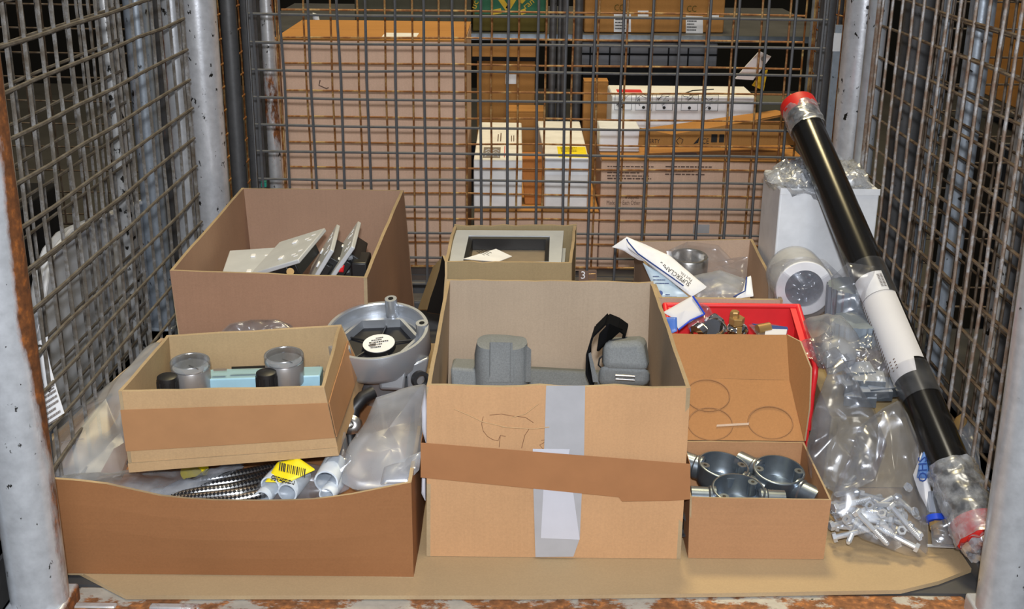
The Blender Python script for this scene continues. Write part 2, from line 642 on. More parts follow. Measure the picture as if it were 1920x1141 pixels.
# ---------------------------------------------------------------- stillages (tube-and-mesh pallet cages)
def wire_variants(length, r, mats, axis, seed):
    rd = random.Random(seed)
    out = []
    for k in range(4):
        m = MB()
        n = 6
        pts = []
        for i in range(n + 1):
            t = length * i / n
            j = [rd.uniform(-.0016, .0016) for _ in range(2)]
            pts.append((t, j[0], j[1]) if axis == 'X' else (j[0], t, j[1]) if axis == 'Y' else (j[0], j[1], t))
        m.tube(pts, r, 6)
        o = m.build('wire', mats[k % len(mats)], org=(0, 0, 0))
        out.append(o.data)
        bpy.data.objects.remove(o)
    return out


def mesh_panel(root, plane, fixed, a0, a1, z0, z1, us, zs, r, mats, seed, border=None, lean=0):
    """one welded mesh panel with a border bar; plane 'Y' runs along x, plane 'X' runs along y"""
    border = border or (a0, a1, z0, z1)
    b0, b1, c0, c1 = border
    P = (lambda a, z: (a, fixed, z)) if plane == 'Y' else (lambda a, z: (fixed, a, z))
    m = MB()
    m.tube([P(b0, c0), P(b0, c1), P(b1, c1), P(b1, c0)], r * 1.5, 6, closed=True)
    panel = m.build('mesh_panel', mats[0], root)
    ax = 'X' if plane == 'Y' else 'Y'
    vv = wire_variants(z1 - z0, r, mats[:1], 'Z', seed)
    hh = wire_variants(a1 - a0, r, mats[-1:], ax, seed + 1)
    rd = random.Random(seed)
    for k, u in enumerate(us):
        o = bpy.data.objects.new('wire', vv[rd.randrange(4)])
        col.objects.link(o)
        o.parent = panel
        o.location = V(P(u + rd.uniform(-.0015, .0015), z0)) - root.location
    d = V((0, r * 1.7, 0)) if plane == 'Y' else V((r * 1.7, 0, 0))
    for k, z in enumerate(zs):
        o = bpy.data.objects.new('wire', hh[rd.randrange(4)])
        col.objects.link(o)
        o.parent = panel
        o.location = V(P(a0, z + rd.uniform(-.0012, .0012))) + d - root.location
    return panel


def lin(a, b, n):
    return [a + (b - a) * k / (n - 1) for k in range(n)]


def post(root, x, y, r, mat, z0=.012, z1=.93, dx=0, dy=0, foot=True, name='corner_post', lab=None):
    m = MB()
    m.tube([(x, y, z0), (x + dx * .5, y + dy * .5, (z0 + z1) / 2), (x + dx, y + dy, z1)], r, 20)
    o = m.build(name, mat, root, label=lab)
    if foot:
        m = MB()
        m.box(x - r * 1.05, x + r * 1.05, y - r * 1.05, y + r * 1.05, -.075, z0 + .004)
        m.build('post_socket', mat, o, bevel=.004)
        m = MB()
        m.tube([(x, y, -.17), (x, y, -.07)], r * .8, 16)
        m.build('foot', mat, o)
    return o


main = thing('cage_stillage', 'large open-fronted silver-painted steel mesh cage holding all the boxes', 'cage', (.03, 1.7, -.17))
post(main, -.553, 1.225, .033, 'postleft', dx=.0, lab='silver post with a strip of orange rust down its inner edge')
post(main, .585, 1.225, .033, 'postfr', dx=-.018)
post(main, -.572, 2.22, .0345, 'post')
post(main, .628, 2.22, .0335, 'post')
MB().box(-.53, .56, 1.19, 1.284, -.075, -.004).build('front_rail', 'rail', main, bevel=.005, label='front floor rail covered in orange rust and worn white paint')
MB().box(-.54, .60, 2.19, 2.24, -.075, .055).build('rear_rail', 'postdark', main, bevel=.005)
for x in (-.575, .608):
    MB().box(x - .022, x + .022, 1.25, 2.19, -.075, .02).build('side_rail', 'postdark', main, bevel=.004)
m = MB()
m.box(-.553, .586, 1.2845, 2.189, -.012, -.003)
m.build('floor_plate', 'deck', main)
for k in range(2):
    MB().box(-.53 + k * .1, -.47 + k * .1, 1.235, 1.2455, -.02, -.002).build('weld_bracket', 'postrust', main, bevel=.002)
# rear gate: grey wire
gx = (-0.0608,2.18,0.4322)[0]
gp = ((0.1924,2.18,0.4349)[0] - (-0.0608,2.18,0.4322)[0]) / 5
gz0, gz7 = (-0.0606,2.18,0.2438)[2], (-0.061,2.18,0.593)[2]
gzs = [gz0 + (gz7 - gz0) * k / 7 for k in range(-3, 12)]
gxs = [gx + gp * k for k in range(-8, 13)]
mesh_panel(main, 'Y', 2.18, -.474, .556, gzs[0], .86, gxs, gzs, .0026, ['wgrey'], 11, border=(-.474, .556, gzs[0], .86))
# side panels
lzs = lin(.045, .845, 17)
mesh_panel(main, 'X', -.557, 1.27, 2.06, .03, .86, lin(1.285, 2.035, 16), lzs, .0026, ['wside', 'wsideh'], 21, border=(1.268, 2.06, .03, .86))
mesh_panel(main, 'X', .612, 1.27, 2.08, .03, .86, lin(1.285, 2.055, 16), lzs, .0025, ['wright', 'wrighth'], 31, border=(1.268, 2.08, .03, .86))
post(main, -.578, 2.075, .0195, 'panelleft', z0=.02, foot=False, name='panel_tube')
post(main, .618, 2.10, .0165, 'panelright', z0=.02, foot=False, name='panel_tube')

# the stillage behind
rear = thing('cage_stillage', 'stillage behind the rear gate with rust-brown mesh and dark grey posts', 'cage', (.05, 2.9, -.17))
for x0 in ((-0.5487,2.36,0.3951)[0], (-0.5106,2.32,0.4027)[0], (0.5976,2.34,0.4725)[0]):
    post(rear, x0, 2.36, .0155, 'postdark', z0=.0, foot=False)
post(rear, (-0.4805,2.37,0.3941)[0], 2.385, .0135, 'postrust', z0=.0, foot=False, name='panel_tube', lab='white tube with orange rust running down it')
post(rear, -.62, 2.90, .024, 'postdark')
post(rear, .72, 2.90, .024, 'posttube')
rx = (-0.0431,2.345,0.4031)[0]
rp = ((0.2652,2.345,0.4064)[0] - (-0.0431,2.345,0.4031)[0]) / 6
rz0, rz7 = (-0.0428,2.345,0.2284)[2], (-0.0443,2.345,0.5839)[2]
rzs = [rz0 + (rz7 - rz0) * k / 7 for k in range(-3, 11)]
mesh_panel(rear, 'Y', 2.345, -.445, .555, rzs[0], .8, [rx + rp * k for k in range(-8, 12)], rzs, .0021, ['wrust'], 41, border=(-.452, .553, rzs[0], .8))
MB().box(-.66, .74, 2.37, 2.93, .03, .05).build('floor_plate', 'deck', rear)
MB().box(-.56, .62, 2.33, 2.369, -.03, .05).build('front_rail', 'postdark', rear, bevel=.004)
for x, y in ((-.6, 2.40), (.66, 2.40)):
    MB().tube([(x, y, -.17), (x, y, .03)], .025, 12).build('foot', 'postdark', rear)
mesh_panel(rear, 'X', .70, 2.42, 2.88, .06, .86, lin(2.44, 2.86, 10), lin(.1, .85, 16), .0021, ['wrust'], 45)
mesh_panel(rear, 'X', -.62, 2.42, 2.88, .06, .86, lin(2.44, 2.86, 10), lin(.1, .85, 16), .0021, ['wrust'], 46)

# the stillages to either side
left = thing('cage_stillage', 'neighbouring stillage beyond the left mesh with silver tubes and old mesh', 'cage', (-1.2, 1.75, -.17))
post(left, -.672, 2.02, .0155, 'postchip', foot=False, z0=-.01, name='panel_tube')
post(left, -.68, 2.21, .022, 'posttube', z0=-.01)
post(left, -.69, 2.33, .018, 'postdark', z0=-.01, foot=False)
post(left, -.675, 1.2, .03, 'posttube', z0=-.01)
post(left, -1.75, 1.2, .03, 'postdark')
post(left, -1.75, 2.55, .03, 'postdark')
post(left, -.70, 2.56, .028, 'postdark', z0=-.01)
mesh_panel(left, 'X', -.645, 1.27, 2.0, .03, .86, lin(1.31, 1.96, 14), lin(.07, .82, 16), .0024, ['wside', 'wsideh'], 51)
mesh_panel(left, 'Y', 2.55, -1.7, -.76, .1, .86, lin(-1.68, -.78, 19), lin(.12, .82, 15), .0021, ['wdark'], 52)
MB().box(-1.78, -.66, 1.19, 2.57, -.03, -.012).build('floor_plate', 'deck', left)
MB().box(-.70, -.655, 1.25, 2.19, -.075, -.012).build('side_rail', 'postdark', left)
right = thing('cage_stillage', 'neighbouring stillage beyond the right mesh with chipped tubes and rusty mesh', 'cage', (1.3, 1.75, -.17))
post(right, .722, 2.06, .0115, 'posttube', foot=False, z0=-.01, name='panel_tube')
post(right, .73, 1.93, .02, 'posttube', foot=False, z0=-.01, name='panel_tube')
post(right, .722, 1.70, .0085, 'postchip', foot=False, z0=-.01, name='panel_tube', lab='thin white tube with black chips')
post(right, .742, 1.705, .0165, 'postdark', foot=False, z0=-.01, name='panel_tube')
post(right, .735, 1.60, .0125, 'postchip', foot=False, z0=-.01, name='panel_tube')
post(right, .73, 2.22, .03, 'postdark', z0=-.01)
post(right, .735, 1.2, .03, 'posttube', z0=-.01)
post(right, 1.85, 1.2, .03, 'postdark')
post(right, 1.85, 2.22, .03, 'postdark')
mesh_panel(right, 'X', .694, 1.27, 2.03, .03, .86, lin(1.31, 2.01, 15), lin(.07, .82, 16), .0022, ['wdark'], 61)
mesh_panel(right, 'Y', 2.26, .78, 1.82, .03, .86, lin(.8, 1.8, 21), lin(.07, .82, 16), .0021, ['wdark'], 62)
MB().box(.70, 1.88, 1.19, 2.25, -.03, -.012).build('floor_plate', 'deck', right)
MB().box(.70, .745, 1.25, 2.19, -.075, -.012).build('side_rail', 'postdark', right)

# cardboard sheet on the cage floor
m = MB()
sheet = [(-0.4617,1.252,0.002), (-0.2026,1.257,0.002), (0.0296,1.261,0.002), (0.2901,1.272,0.002), (0.4818,1.282,0.002), (0.5347,1.303,0.002), (0.6005,1.341,0.002), (.575, 1.62, .002), (.575, 2.1, .002), (-.53, 2.1, .002), (-.535, 1.36, .002), (-0.5522,1.316,0.002)]
m.prism([(p[0], p[1], -.0025) for p in sheet], (0, 0, .0055))
m.build('cardboard_sheet', ['cardSheet'], label='flat brown cardboard sheet lining the cage floor under the boxes', cat='cardboard')

# ---------------------------------------------------------------- cartons inside the cage
KA = ['cardA', 'cardAi', 'edge']
boxA, pa = carton('open_carton', 'tall orange-brown open carton at front centre crossed by brown and grey tape', [(-.106, 1.348, .0035), (.219, 1.348, .0035), (.219, 1.755, .0035), (-.106, 1.755, .0035)],
                  [(-.1025, 1.346, .241), (.2175, 1.346, .2425), (.216, 1.755, .242), (-.100, 1.757, .242)], KA, .005, .0012, .0022, 3, 14)
ya = 1.3455
q = [(-0.1107,1.345,0.1659),(0.2229,1.345,0.1406),(0.2258,1.345,0.0916),(0.1999,1.345,0.089),(0.1404,1.345,0.0875),(0.1362,1.345,0.0935),(-0.1114,1.345,0.1182)]
MB().prism([(p[0], p[1] - .0016, p[2]) for p in q], (0, .0004, 0)).build('brown_tape', 'tape', boxA, label='brown tape band slanting across the front')
for x, za, zb, s in ((q[0][0], q[0][2], q[-1][2], -1), (q[1][0], q[1][2], q[2][2], 1)):
    MB().slab((x, ya - .0016, zb), (x, ya + .11, zb), (x, ya + .11, za), (x, ya - .0016, za), .0008 * s).build('brown_tape', 'tape', boxA)
def ytape(pts, dy, mat, name, lab=None):
    MB().prism([(p[0], p[1] - dy, p[2]) for p in pts], (0, .0003, 0)).build(name, mat, boxA, label=lab)
ytape([(0.0424,1.345,0.2434),(0.0896,1.345,0.2439),(0.0911,1.345,0.1479),(0.0415,1.345,0.1502)], .0005, 'silvertape', 'grey_tape', 'shiny grey tape running down the front')
ytape([(0.029,1.345,0.1057),(0.0898,1.345,0.1034),(0.0891,1.345,0.0336),(0.0817,1.345,0.0072),(0.0333,1.345,0.0059)], .0005, 'silvertape', 'grey_tape')
ytape([(0.0417,1.345,0.1044),(0.0784,1.345,0.1026),(0.0891,1.345,0.0321),(0.0397,1.345,0.0338)], .0009, 'whitetape', 'white_tape', 'white tape strip under the brown band')
ytape([(0.0275,1.345,0.1588),(0.073,1.345,0.1586),(0.0719,1.345,0.1506),(0.0276,1.345,0.153)], .0009, 'whitetape', 'white_tape')
for ps in ([(-0.0338,1.345,0.2012),(-0.0357,1.345,0.1911),(-0.0337,1.345,0.1818),(-0.0285,1.345,0.1746),(-0.0219,1.345,0.1703),(-0.0153,1.345,0.169),(-0.0127,1.345,0.1762),(-0.0062,1.345,0.1749)], [(-0.026,1.345,0.2034),(-0.0116,1.345,0.205),(0.0027,1.345,0.2023),(0.0177,1.345,0.201),(0.0276,1.345,0.194)], [(-0.0127,1.345,0.1762),(-0.0139,1.345,0.1603)], [(0.0225,1.345,0.1853),(0.0174,1.345,0.1766),(0.0137,1.345,0.1591)], [(0.0379,1.345,0.1703),(0.0477,1.345,0.1712),(0.036,1.345,0.1638),(0.0414,1.345,0.1565),(0.0533,1.345,0.1538)]):
    MB().tube(ps, .00035, 5).build('pen_scribble', 'pencil', boxA)
for ps in ([(-0.0689,1.344,0.2115),(-0.0507,1.344,0.2032),(-0.0344,1.344,0.1948),(-0.005,1.344,0.188)], [(0.0014,1.344,0.2009),(0.0177,1.344,0.2061),(0.0337,1.344,0.2198)], [(-0.0115,1.344,0.1879),(0.0278,1.344,0.1862),(0.0473,1.344,0.1886)]):
    MB().tube(ps, .0006, 5).build('crease', 'cardC', boxA)
MB().bag([(-0.1055,1.36,0.2319),(-0.1032,1.36,0.2084),(-0.1046,1.36,0.1538),(-0.1103,1.36,0.1757),(-0.1105,1.36,0.2047)], .004, .002, 4, 6, 24).build('torn_tape', 'whitetape', boxA)
MB().bag([(-0.1112,1.36,0.1167),(-0.1065,1.36,0.116),(-0.1071,1.36,0.0752),(-0.1123,1.36,0.0865)], .003, .002, 5, 6, 24).build('torn_tape', 'whitetape', boxA)

# big shallow tray at front left
bt = [(-.5535, 1.300, .0035), (-.1185, 1.299, .0035), (-.116, 1.62, .0035), (-.5535, 1.62, .0035)]
tray = thing('shallow_tray_carton', 'wide shallow brown carton at front left with a sagging front edge', 'box', (-.335, 1.46, .0035))
m = MB()
nx = 24
top = [(-0.5528,1.298,0.1349),(-0.5184,1.298,0.1324),(-0.4866,1.298,0.1285),(-0.4552,1.298,0.1209),(-0.4236,1.298,0.1134),(-0.3916,1.298,0.1101),(-0.3594,1.298,0.1083),(-0.3271,1.298,0.108),(-0.2948,1.298,0.1083),(-0.2624,1.298,0.1094),(-0.2365,1.298,0.1112),(-0.2138,1.298,0.1144),(-0.191,1.298,0.1183),(-0.1651,1.298,0.1243),(-0.1392,1.298,0.1304),(-0.1192,1.298,0.135)]
bot = [(-.5535 + (.435) * k / 15, 1.299, .0035) for k in range(16)]
for k in range(15):
    for j in range(4):
        a0, a1 = j / 4, (j + 1) / 4
        L = lambda k, a: V(bot[k]).lerp(V(top[k]), a) - V((0, .006 * math.sin(a * 3.1) * math.sin(k / 15 * 3.1), 0))
        m.slab(L(k, a0), L(k + 1, a0), L(k + 1, a1), L(k, a1), .0045)
bm_front = m.build('front_panel', ['cardB', 'cardC', 'edge'], tray, smooth=60)
MB().slab((-.1185, 1.299, .0035), (-.116, 1.62, .0035), (-0.1153,1.6,0.159), (-0.1193,1.299,0.1344), .0045, (8, 4), .002, .002, 5).build('right_panel', ['cardB', 'cardC', 'edge'], tray, smooth=30)
MB().slab((-.5535, 1.62, .0035), (-.5535, 1.30, .0035), (-0.6009,1.429,0.13), (-0.5112,1.64,0.1851), .0045, (10, 5), .003, .003, 6).build('left_panel', ['cardB', 'cardC', 'edge'], tray, smooth=30, label='splayed side wall leaning on the mesh')
MB().slab((-.116, 1.62, .0035), (-.5535, 1.62, .0035), (-0.5112,1.64,0.1851), (-.12, 1.64, .11), .0045, (8, 4), .002, .002, 7).build('back_panel', ['cardB', 'cardC', 'edge'], tray, smooth=30)
MB().slab(bt[0], bt[1], bt[2], bt[3], .003).build('bottom_panel', ['cardB', 'cardC', 'edge'], tray, smooth=30)

# small carton of gauges riding on the tray
KC = ['cardC', 'cardCi', 'edge']
cb = [(-0.4676,1.327,0.1303), (-0.2126,1.349,0.1455), (-.206, 1.575, .152), (-.470, 1.53, .126)]
ct = [(-0.4674,1.317,0.242), (-0.225,1.335,0.242), (-0.2343,1.553,0.242), (-0.4616,1.505,0.242)]
boxC, pc = carton('small_carton', 'small kraft carton of pressure gauges resting on the shallow tray', cb, ct, KC, .0042, .0015, .0012, 11, 10)
C0, C1, C2, C3 = [V(p) for p in cb + ct[:0]] 
T0, T1, T2, T3 = [V(p) for p in ct]
def onC(a, h):
    """point just proud of the front face: a across, h up"""
    return (C0 * (1 - a) + C1 * a) * (1 - h) + (T0 * (1 - a) + T1 * a) * h + V((0, -.0022, 0))
def onCr(a, h):
    return (C1 * (1 - a) + C2 * a) * (1 - h) + (T1 * (1 - a) + T2 * a) * h + V((.0022, 0, 0))
MB().slab(onC(0, .27), onC(1, .27), onC(1, .78), onC(0, .78), .001, (12, 1), .0012).build('brown_tape', 'tapeC', boxC, label='broad brown tape band around the carton')
MB().slab(onCr(0, .27), onCr(.95, .25), onCr(.95, .76), onCr(0, .78), .001, (8, 1), .001).build('brown_tape', 'tapeC', boxC)
MB().slab(onC(0, .0), onC(1, .0), onC(1, .115), onC(0, .115), .002).build('bottom_flap', ['cardC', 'cardCi', 'edge'], boxC)

# large carton at the rear left
KD = ['cardD', 'cardDi', 'edge']
boxD, pd = carton('open_carton', 'large pinkish-brown open carton at rear left holding metal sockets', [(-.487, 1.672, .0035), (-.212, 1.668, .0035), (-.182, 2.16, .0035), (-.487, 2.16, .0035)],
                  [(-0.4992,1.671,0.279), (-0.2091,1.648,0.279), (-0.202,2.168,0.279), (-0.502,2.171,0.279)], KD, .005, .002, .0008, 21, 12)

# carton with the faceplate frames at rear centre
KE = ['cardE', 'cardE', 'edge']
boxE, pe = carton('faceplate_carton', 'worn khaki carton at rear centre holding brushed metal faceplates', [(-.112, 1.872, .0035), (.1, 1.872, .0035), (.116, 2.12, .0035), (-.112, 2.12, .0035)],
                  [(-0.1108,1.87,0.234), (0.0964,1.871,0.234), (0.1152,2.104,0.234), (-0.1052,2.095,0.234)], KE, .005, .003, .004, 31, 10)
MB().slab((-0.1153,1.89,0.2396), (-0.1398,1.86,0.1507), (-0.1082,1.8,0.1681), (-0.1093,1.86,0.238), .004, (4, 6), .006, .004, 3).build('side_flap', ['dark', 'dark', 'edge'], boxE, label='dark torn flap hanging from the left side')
MB().slab((-0.1646,1.98,0.1123), (-0.1379,1.87,0.1518), (-0.1133,1.9,0.2347), (-0.138,2,0.1843), .004, (4, 6), .006, .004, 9).build('side_flap', ['cardE', 'cardE', 'edge'], boxE)

# carton with the clamp bags at rear right
KF = ['cardF', 'cardF', 'edge']
boxF, pf = carton('clamp_carton', 'grey-brown open carton at rear right with bagged steel clamps', [(.226, 1.80, .0035), (.424, 1.80, .0035), (.432, 2.11, .0035), (.226, 2.11, .0035)],
                  [(0.2296,1.778,0.208), (0.4218,1.774,0.208), (0.4375,2.116,0.208), (0.2201,2.09,0.208)], KF, .005, .002, .001, 41, 10)

# red parts bin
bin_ = thing('parts_bin', 'bright red plastic parts bin between the grey-brown carton and the lidded box', 'bin', (.335, 1.66, .0035))
gx0, gx1, gy0, gy1, gh = .236, .444, 1.622, 1.762, .2025
m = MB()
m.slab((gx0 + .01, gy1 - .006, .0035), (gx1 - .01, gy1 - .006, .0035), (gx1, gy1, gh), (gx0, gy1, gh), .003)
m.build('back_wall', 'red', bin_, bevel=.001)
rim = [(gx1 - .003, gy0 - .003, .06), (gx1 - .003, gy0 - .001, .115), (gx1 - .001, gy0 + .001, .145), (gx1, gy0 + .006, .158), (gx1, gy0 + .022, .164), (gx1, gy1, gh)]
m = MB()
for s in (0, 1):
    pts = [(gx1 - .003, gy1 - .006, .0035), (gx1 - .003, gy0, .0035)] + rim
    if s:
        pts = [(gx0 + gx1 - p[0], p[1], p[2]) for p in pts]
    m = MB()
    m.prism(pts if not s else pts[::-1], (-.003 if not s else .003, 0, 0))
    w = m.build('side_wall', 'red', bin_)
    MB().tube([(p[0] - (.001 if not s else -.001), p[1], p[2]) for p in (rim if not s else [(gx0 + gx1 - p[0], p[1], p[2]) for p in rim])], .0045, 10).build('rolled_rim', 'red', w)
    sg = 1 if not s else -1
    xr = gx1 if not s else gx0
    MB().hexa([(xr - sg * .014, gy0 + .02, .161), (xr, gy0 + .02, .161), (xr, gy1, gh - .003), (xr - sg * .014, gy1, gh - .003), (xr - sg * .014, gy0 + .02, .1645), (xr, gy0 + .02, .1645), (xr, gy1, gh), (xr - sg * .014, gy1, gh)]).build('rim_ledge', 'red', w)
MB().slab((gx0 + .01, gy0, .0035), (gx1 - .016, gy0, .0035), (gx1 - .016, gy0 - .003, .085), (gx0 + .01, gy0 - .003, .085), .003).build('front_lip', 'red', bin_)
MB().box(gx0 + .012, gx1 - .016, gy0, gy1 - .008, .0035, .0065).build('bin_floor', 'red', bin_)
MB().tube([(gx0, gy1 - .001, gh), (gx1, gy1 - .001, gh)], .004, 10).build('rolled_rim', 'red', bin_)

# lidded box of round conduit boxes at front right
KH = ['cardH', 'cardH', 'edge']
boxH, ph = carton('lidded_carton', 'small brown carton at front right with its lid raised over galvanised conduit boxes', [(.229, 1.350, .0035), (.4025, 1.350, .0035), (.4035, 1.508, .0035), (.230, 1.508, .0035)],
                  [(.226, 1.349, .0915), (.404, 1.349, .0895), (.4055, 1.509, .0925), (.228, 1.509, .0925)], KH, .0025, .0008, .0008, 51, 8)
KL = ['cardL', 'cardL', 'edge']
l0, l1, f0, f1, t0, t1 = (.2285, 1.510, .0935), (.4055, 1.510, .0935), (.2285, 1.578, .158), (0.3943,1.578,0.1559), (.2285, 1.618, .209), (0.3944,1.618,0.2094)
lid = MB().slab(l0, l1, f1, f0, .0025, (8, 5), .001, 0, 3).build('lid', KL, boxH, label='raised lid with faint round oil marks')
MB().slab(f0, f1, t1, t0, .0025, (8, 3), .001, .0006, 4).build('tuck_flap', KL, lid)
MB().add([V(p) for p in ((.4058, 1.5095, .0935), (0.4087,1.513,0.1416), (0.414,1.545,0.1877), (0.4073,1.59,0.2097), t1, f1)] + [V(p) + V((.0022, .0008, 0)) for p in ((.4058, 1.5095, .0935), (0.4087,1.513,0.1416), (0.414,1.545,0.1877), (0.4073,1.59,0.2097), t1, f1)],
         [(0, 1, 2, 3, 4, 5), (11, 10, 9, 8, 7, 6)] + [(k, k + 6, (k + 1) % 6 + 6, (k + 1) % 6) for k in range(6)], [0, 1, 2, 2, 2, 2, 2, 2]).build('lid_flap', KL, lid)
ld = (V(f0) - V(l0)).normalized()
lnrm = V((1, 0, 0)).cross(ld)
def onlid(u, w):
    return V(l0) + V((u, 0, 0)) + ld * w + lnrm * .0005
for u, w in ((.048, .067), (.133, .027), (.049, .024)):
    m = MB()
    c = onlid(u, w)
    m.tube([c + V((1, 0, 0)) * math.cos(t) * .031 + ld * math.sin(t) * .024 - lnrm * .0006 for t in lin(0, 6.283, 33)[:-1]], .0011, 5, closed=True)
    m.build('oil_ring', 'imprint', lid)
MB().prism([onlid(.057, .0195), onlid(.102, .0225), onlid(.103, .026), onlid(.058, .0225)], lnrm * .0006).build('torn_patch', 'cardF', lid)

# tall white carton at the rear right
boxI = thing('white_carton', 'tall white carton in the rear right corner topped with bubble wrap', 'box', (.52, 1.99, .0035))
MB().box(.4385, .602, 1.93, 2.07, .0035, .347).build('body', 'whiteboard', boxI, bevel=.003)
MB().box(.4385, .602, 1.928, 1.9295, .338, .3485).build('top_flap', 'whiteboard', boxI)
wrap = thing('bubble_wrap', 'crumpled bubble wrap spilling over the top of the white carton', 'bubble wrap', (.52, 1.99, .349))
MB().bag([(0.4215,1.99,0.3612),(0.4616,2,0.3685),(0.5021,2,0.369),(0.5387,2,0.3638),(0.573,1.99,0.3555),(0.6043,1.945,0.3467),(0.559,1.93,0.3373),(0.5035,1.92,0.3428),(0.4504,1.92,0.353),(0.4214,1.95,0.3543)], .016, .011, 7, 16, 72, 46).build('folded_sheet', 'bubble', wrap)
MB().bag([(.45, 1.93, .35), (.59, 1.93, .35), (.6, 2.06, .352), (.45, 2.06, .352)], .018, .012, 8, 14, 64, 60).build('bubbles', 'bubble', wrap)


# ---------------------------------------------------------------- contents: sockets in the rear left carton
def socket():
    r = thing('wall_socket', 'x', 'socket', (0, 0, 0), 'metal sockets in the rear left carton')
    MB().box(-.043, .043, -.073, .073, 0, .007).build('faceplate', 'brushed', r, bevel=.0015)
    m = MB()
    m.box(-.026, .026, -.052, .052, -.026, -.0002)
    m.box(-.016, .016, -.064, .064, -.012, -.0002)
    m.build('back_box', 'black', r, bevel=.002)
    for y in (-.036, .036):
        MB().box(-.004, .004, y - .006, y + .006, .0068, .0095).build('rocker_switch', 'white', r, bevel=.001)
        for x, yy in ((.022, y), (.03, y - .012), (.03, y + .012)):
            MB().box(x - .0032, x + .0032, yy - .0022, yy + .0022, .0066, .0076).build('pin_hole', 'white', r)
    for x in (-.02, 0, .02):
        MB().tube([(x, -.046, -.0265), (x, -.046, -.031)], .004, 8).build('terminal', 'zinc', r)
    return r


def ori(xd, yd):
    x = V(xd).normalized()
    z = x.cross(V(yd)).normalized()
    return Matrix((x, z.cross(x), z)).transposed().to_euler()


s0 = socket()
def put_socket(o, loc, tilt, yaw, pitch, lab):
    o.location = loc
    o.rotation_euler = (Matrix.Rotation(R(yaw), 3, 'Z') @ Matrix.Rotation(R(pitch), 3, 'X') @ Matrix.Rotation(R(-tilt), 3, 'Y')).to_euler()
    o['label'] = lab
put_socket(s0, (-0.3587,1.86,0.2479), 20, -8, 4, 'brushed metal double socket lying face up on top, nearest the middle')
put_socket(dup(s0), (-0.4222,1.86,0.2238), 3, 6, 3, 'brushed metal socket lying flat half under the middle one at far left')
put_socket(dup(s0), (-0.3057,1.87,0.2355), 58, 4, 0, 'metal socket on edge just right of the face-up one')
put_socket(dup(s0), (-0.2734,1.87,0.2422), 55, 3, 0, 'rightmost metal socket on edge showing its black back')
put_socket(dup(s0), (-.40, 1.84, .165), 2, 20, 0, 'metal socket buried below the others in the rear left carton')
put_socket(dup(s0), (-.31, 1.88, .15), 4, -15, 0, 'metal socket buried lowest under the edge-on sockets')
MB().box(-.47, -.22, 1.70, 2.10, .008, .115).build('filler_pad', 'cardDi', boxD)
t = thing('terminal_block', 'black terminal block with silver screws at the right of the socket carton', 'terminal', (-0.24,1.84,0.2276))
MB().box((-0.2533,-0.2277,0.2204,0.2535)[0], (-0.2533,-0.2277,0.2204,0.2535)[1], 1.80, 1.86, (-0.2533,-0.2277,0.2204,0.2535)[2], (-0.2533,-0.2277,0.2204,0.2535)[3]).build('housing', 'black', t, bevel=.003)
for k in range(3):
    MB().tube([(-0.2544,1.82,0.256), (-0.2596,1.815,0.2557)], .004, 8).build('screw', 'zinc', t) if k == 0 else MB().tube([V((-0.2544,1.82,0.256)) - V((.003 * k, 0, .011 * k)), V((-0.2596,1.815,0.2557)) - V((.003 * k, 0, .011 * k))], .004, 8).build('screw', 'zinc', t)
MB().bag([(-0.2729,1.8,0.248),(-0.2628,1.8,0.2498),(-0.265,1.8,0.2375),(-0.2767,1.8,0.2374)], .003, .001, 3, 5, 20).build('tag', 'red', t)
MB().lathe([(0, 0), (.006, 0), (.006, .004), (0, .004)], (-0.3459,1.79,0.2408), (0, -1, .3), 14).build('brass_screw', 'brass', label='brass screw head at the front of the socket carton', cat='screw')

# ---------------------------------------------------------------- contents: frames in the rear centre carton
def frame(o4, i4, name, lab, group):
    r = thing(name, lab, 'faceplate', V(o4[0]).lerp(V(o4[2]), .5), group)
    o4, i4 = [V(p) for p in o4], [V(p) for p in i4]
    n = (o4[1] - o4[0]).cross(o4[3] - o4[0]).normalized()
    m = MB()
    vs = o4 + i4 + [p - n * .006 for p in o4] + [p - n * .006 for p in i4]
    fs = []
    for k in range(4):
        j = (k + 1) % 4
        fs += [(k, j, 4 + j, 4 + k), (8 + j, 8 + k, 12 + k, 12 + j), (j, k, 8 + k, 8 + j), (4 + k, 4 + j, 12 + j, 12 + k)]
    m.add(vs, fs).build('frame', 'brushed', r, smooth=0)
    c = sum(i4, V()) / 4
    m = MB()
    a = [p + (c - p) * .003 - n * .002 for p in i4]
    b = [p + (c - p) * .10 - n * .004 for p in i4]
    vs = a + b + [p - n * .02 for p in b]
    fs = []
    for k in range(4):
        j = (k + 1) % 4
        fs += [(k, j, 4 + j, 4 + k), (4 + k, 4 + j, 8 + j, 8 + k)]
    m.add(vs, fs).build('gasket', 'black', r, smooth=0)
    m = MB()
    d = [p - n * .021 for p in b]
    m.slab(d[0], d[1], d[2], d[3], .002).build('recess', plain('steel_card_reflection', S(158, 140, 116), .4, .2), r)  # brown here is the cardboard's reflection, painted into the steel colour
    return r
fo = [(-0.1102,1.905,0.2221), (0.0805,1.905,0.2242), (0.0915,2.085,0.2281), (-0.101,2.085,0.227)]
fi = [(-0.0822,1.912,0.2221), (0.0604,1.912,0.2237), (0.0658,2.055,0.2266), (-0.0778,2.055,0.226)]
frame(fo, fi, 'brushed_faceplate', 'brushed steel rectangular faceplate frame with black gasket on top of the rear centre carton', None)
lo = [V(p) - V((-.004, .01, .03)) for p in fo]
li = [V(p) - V((-.004, .01, .03)) for p in fi]
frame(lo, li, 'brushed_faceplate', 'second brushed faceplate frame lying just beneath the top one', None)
MB().box(-.098, .092, 1.89, 2.09, .01, .15).build('filler_pad', 'cardE', boxE)
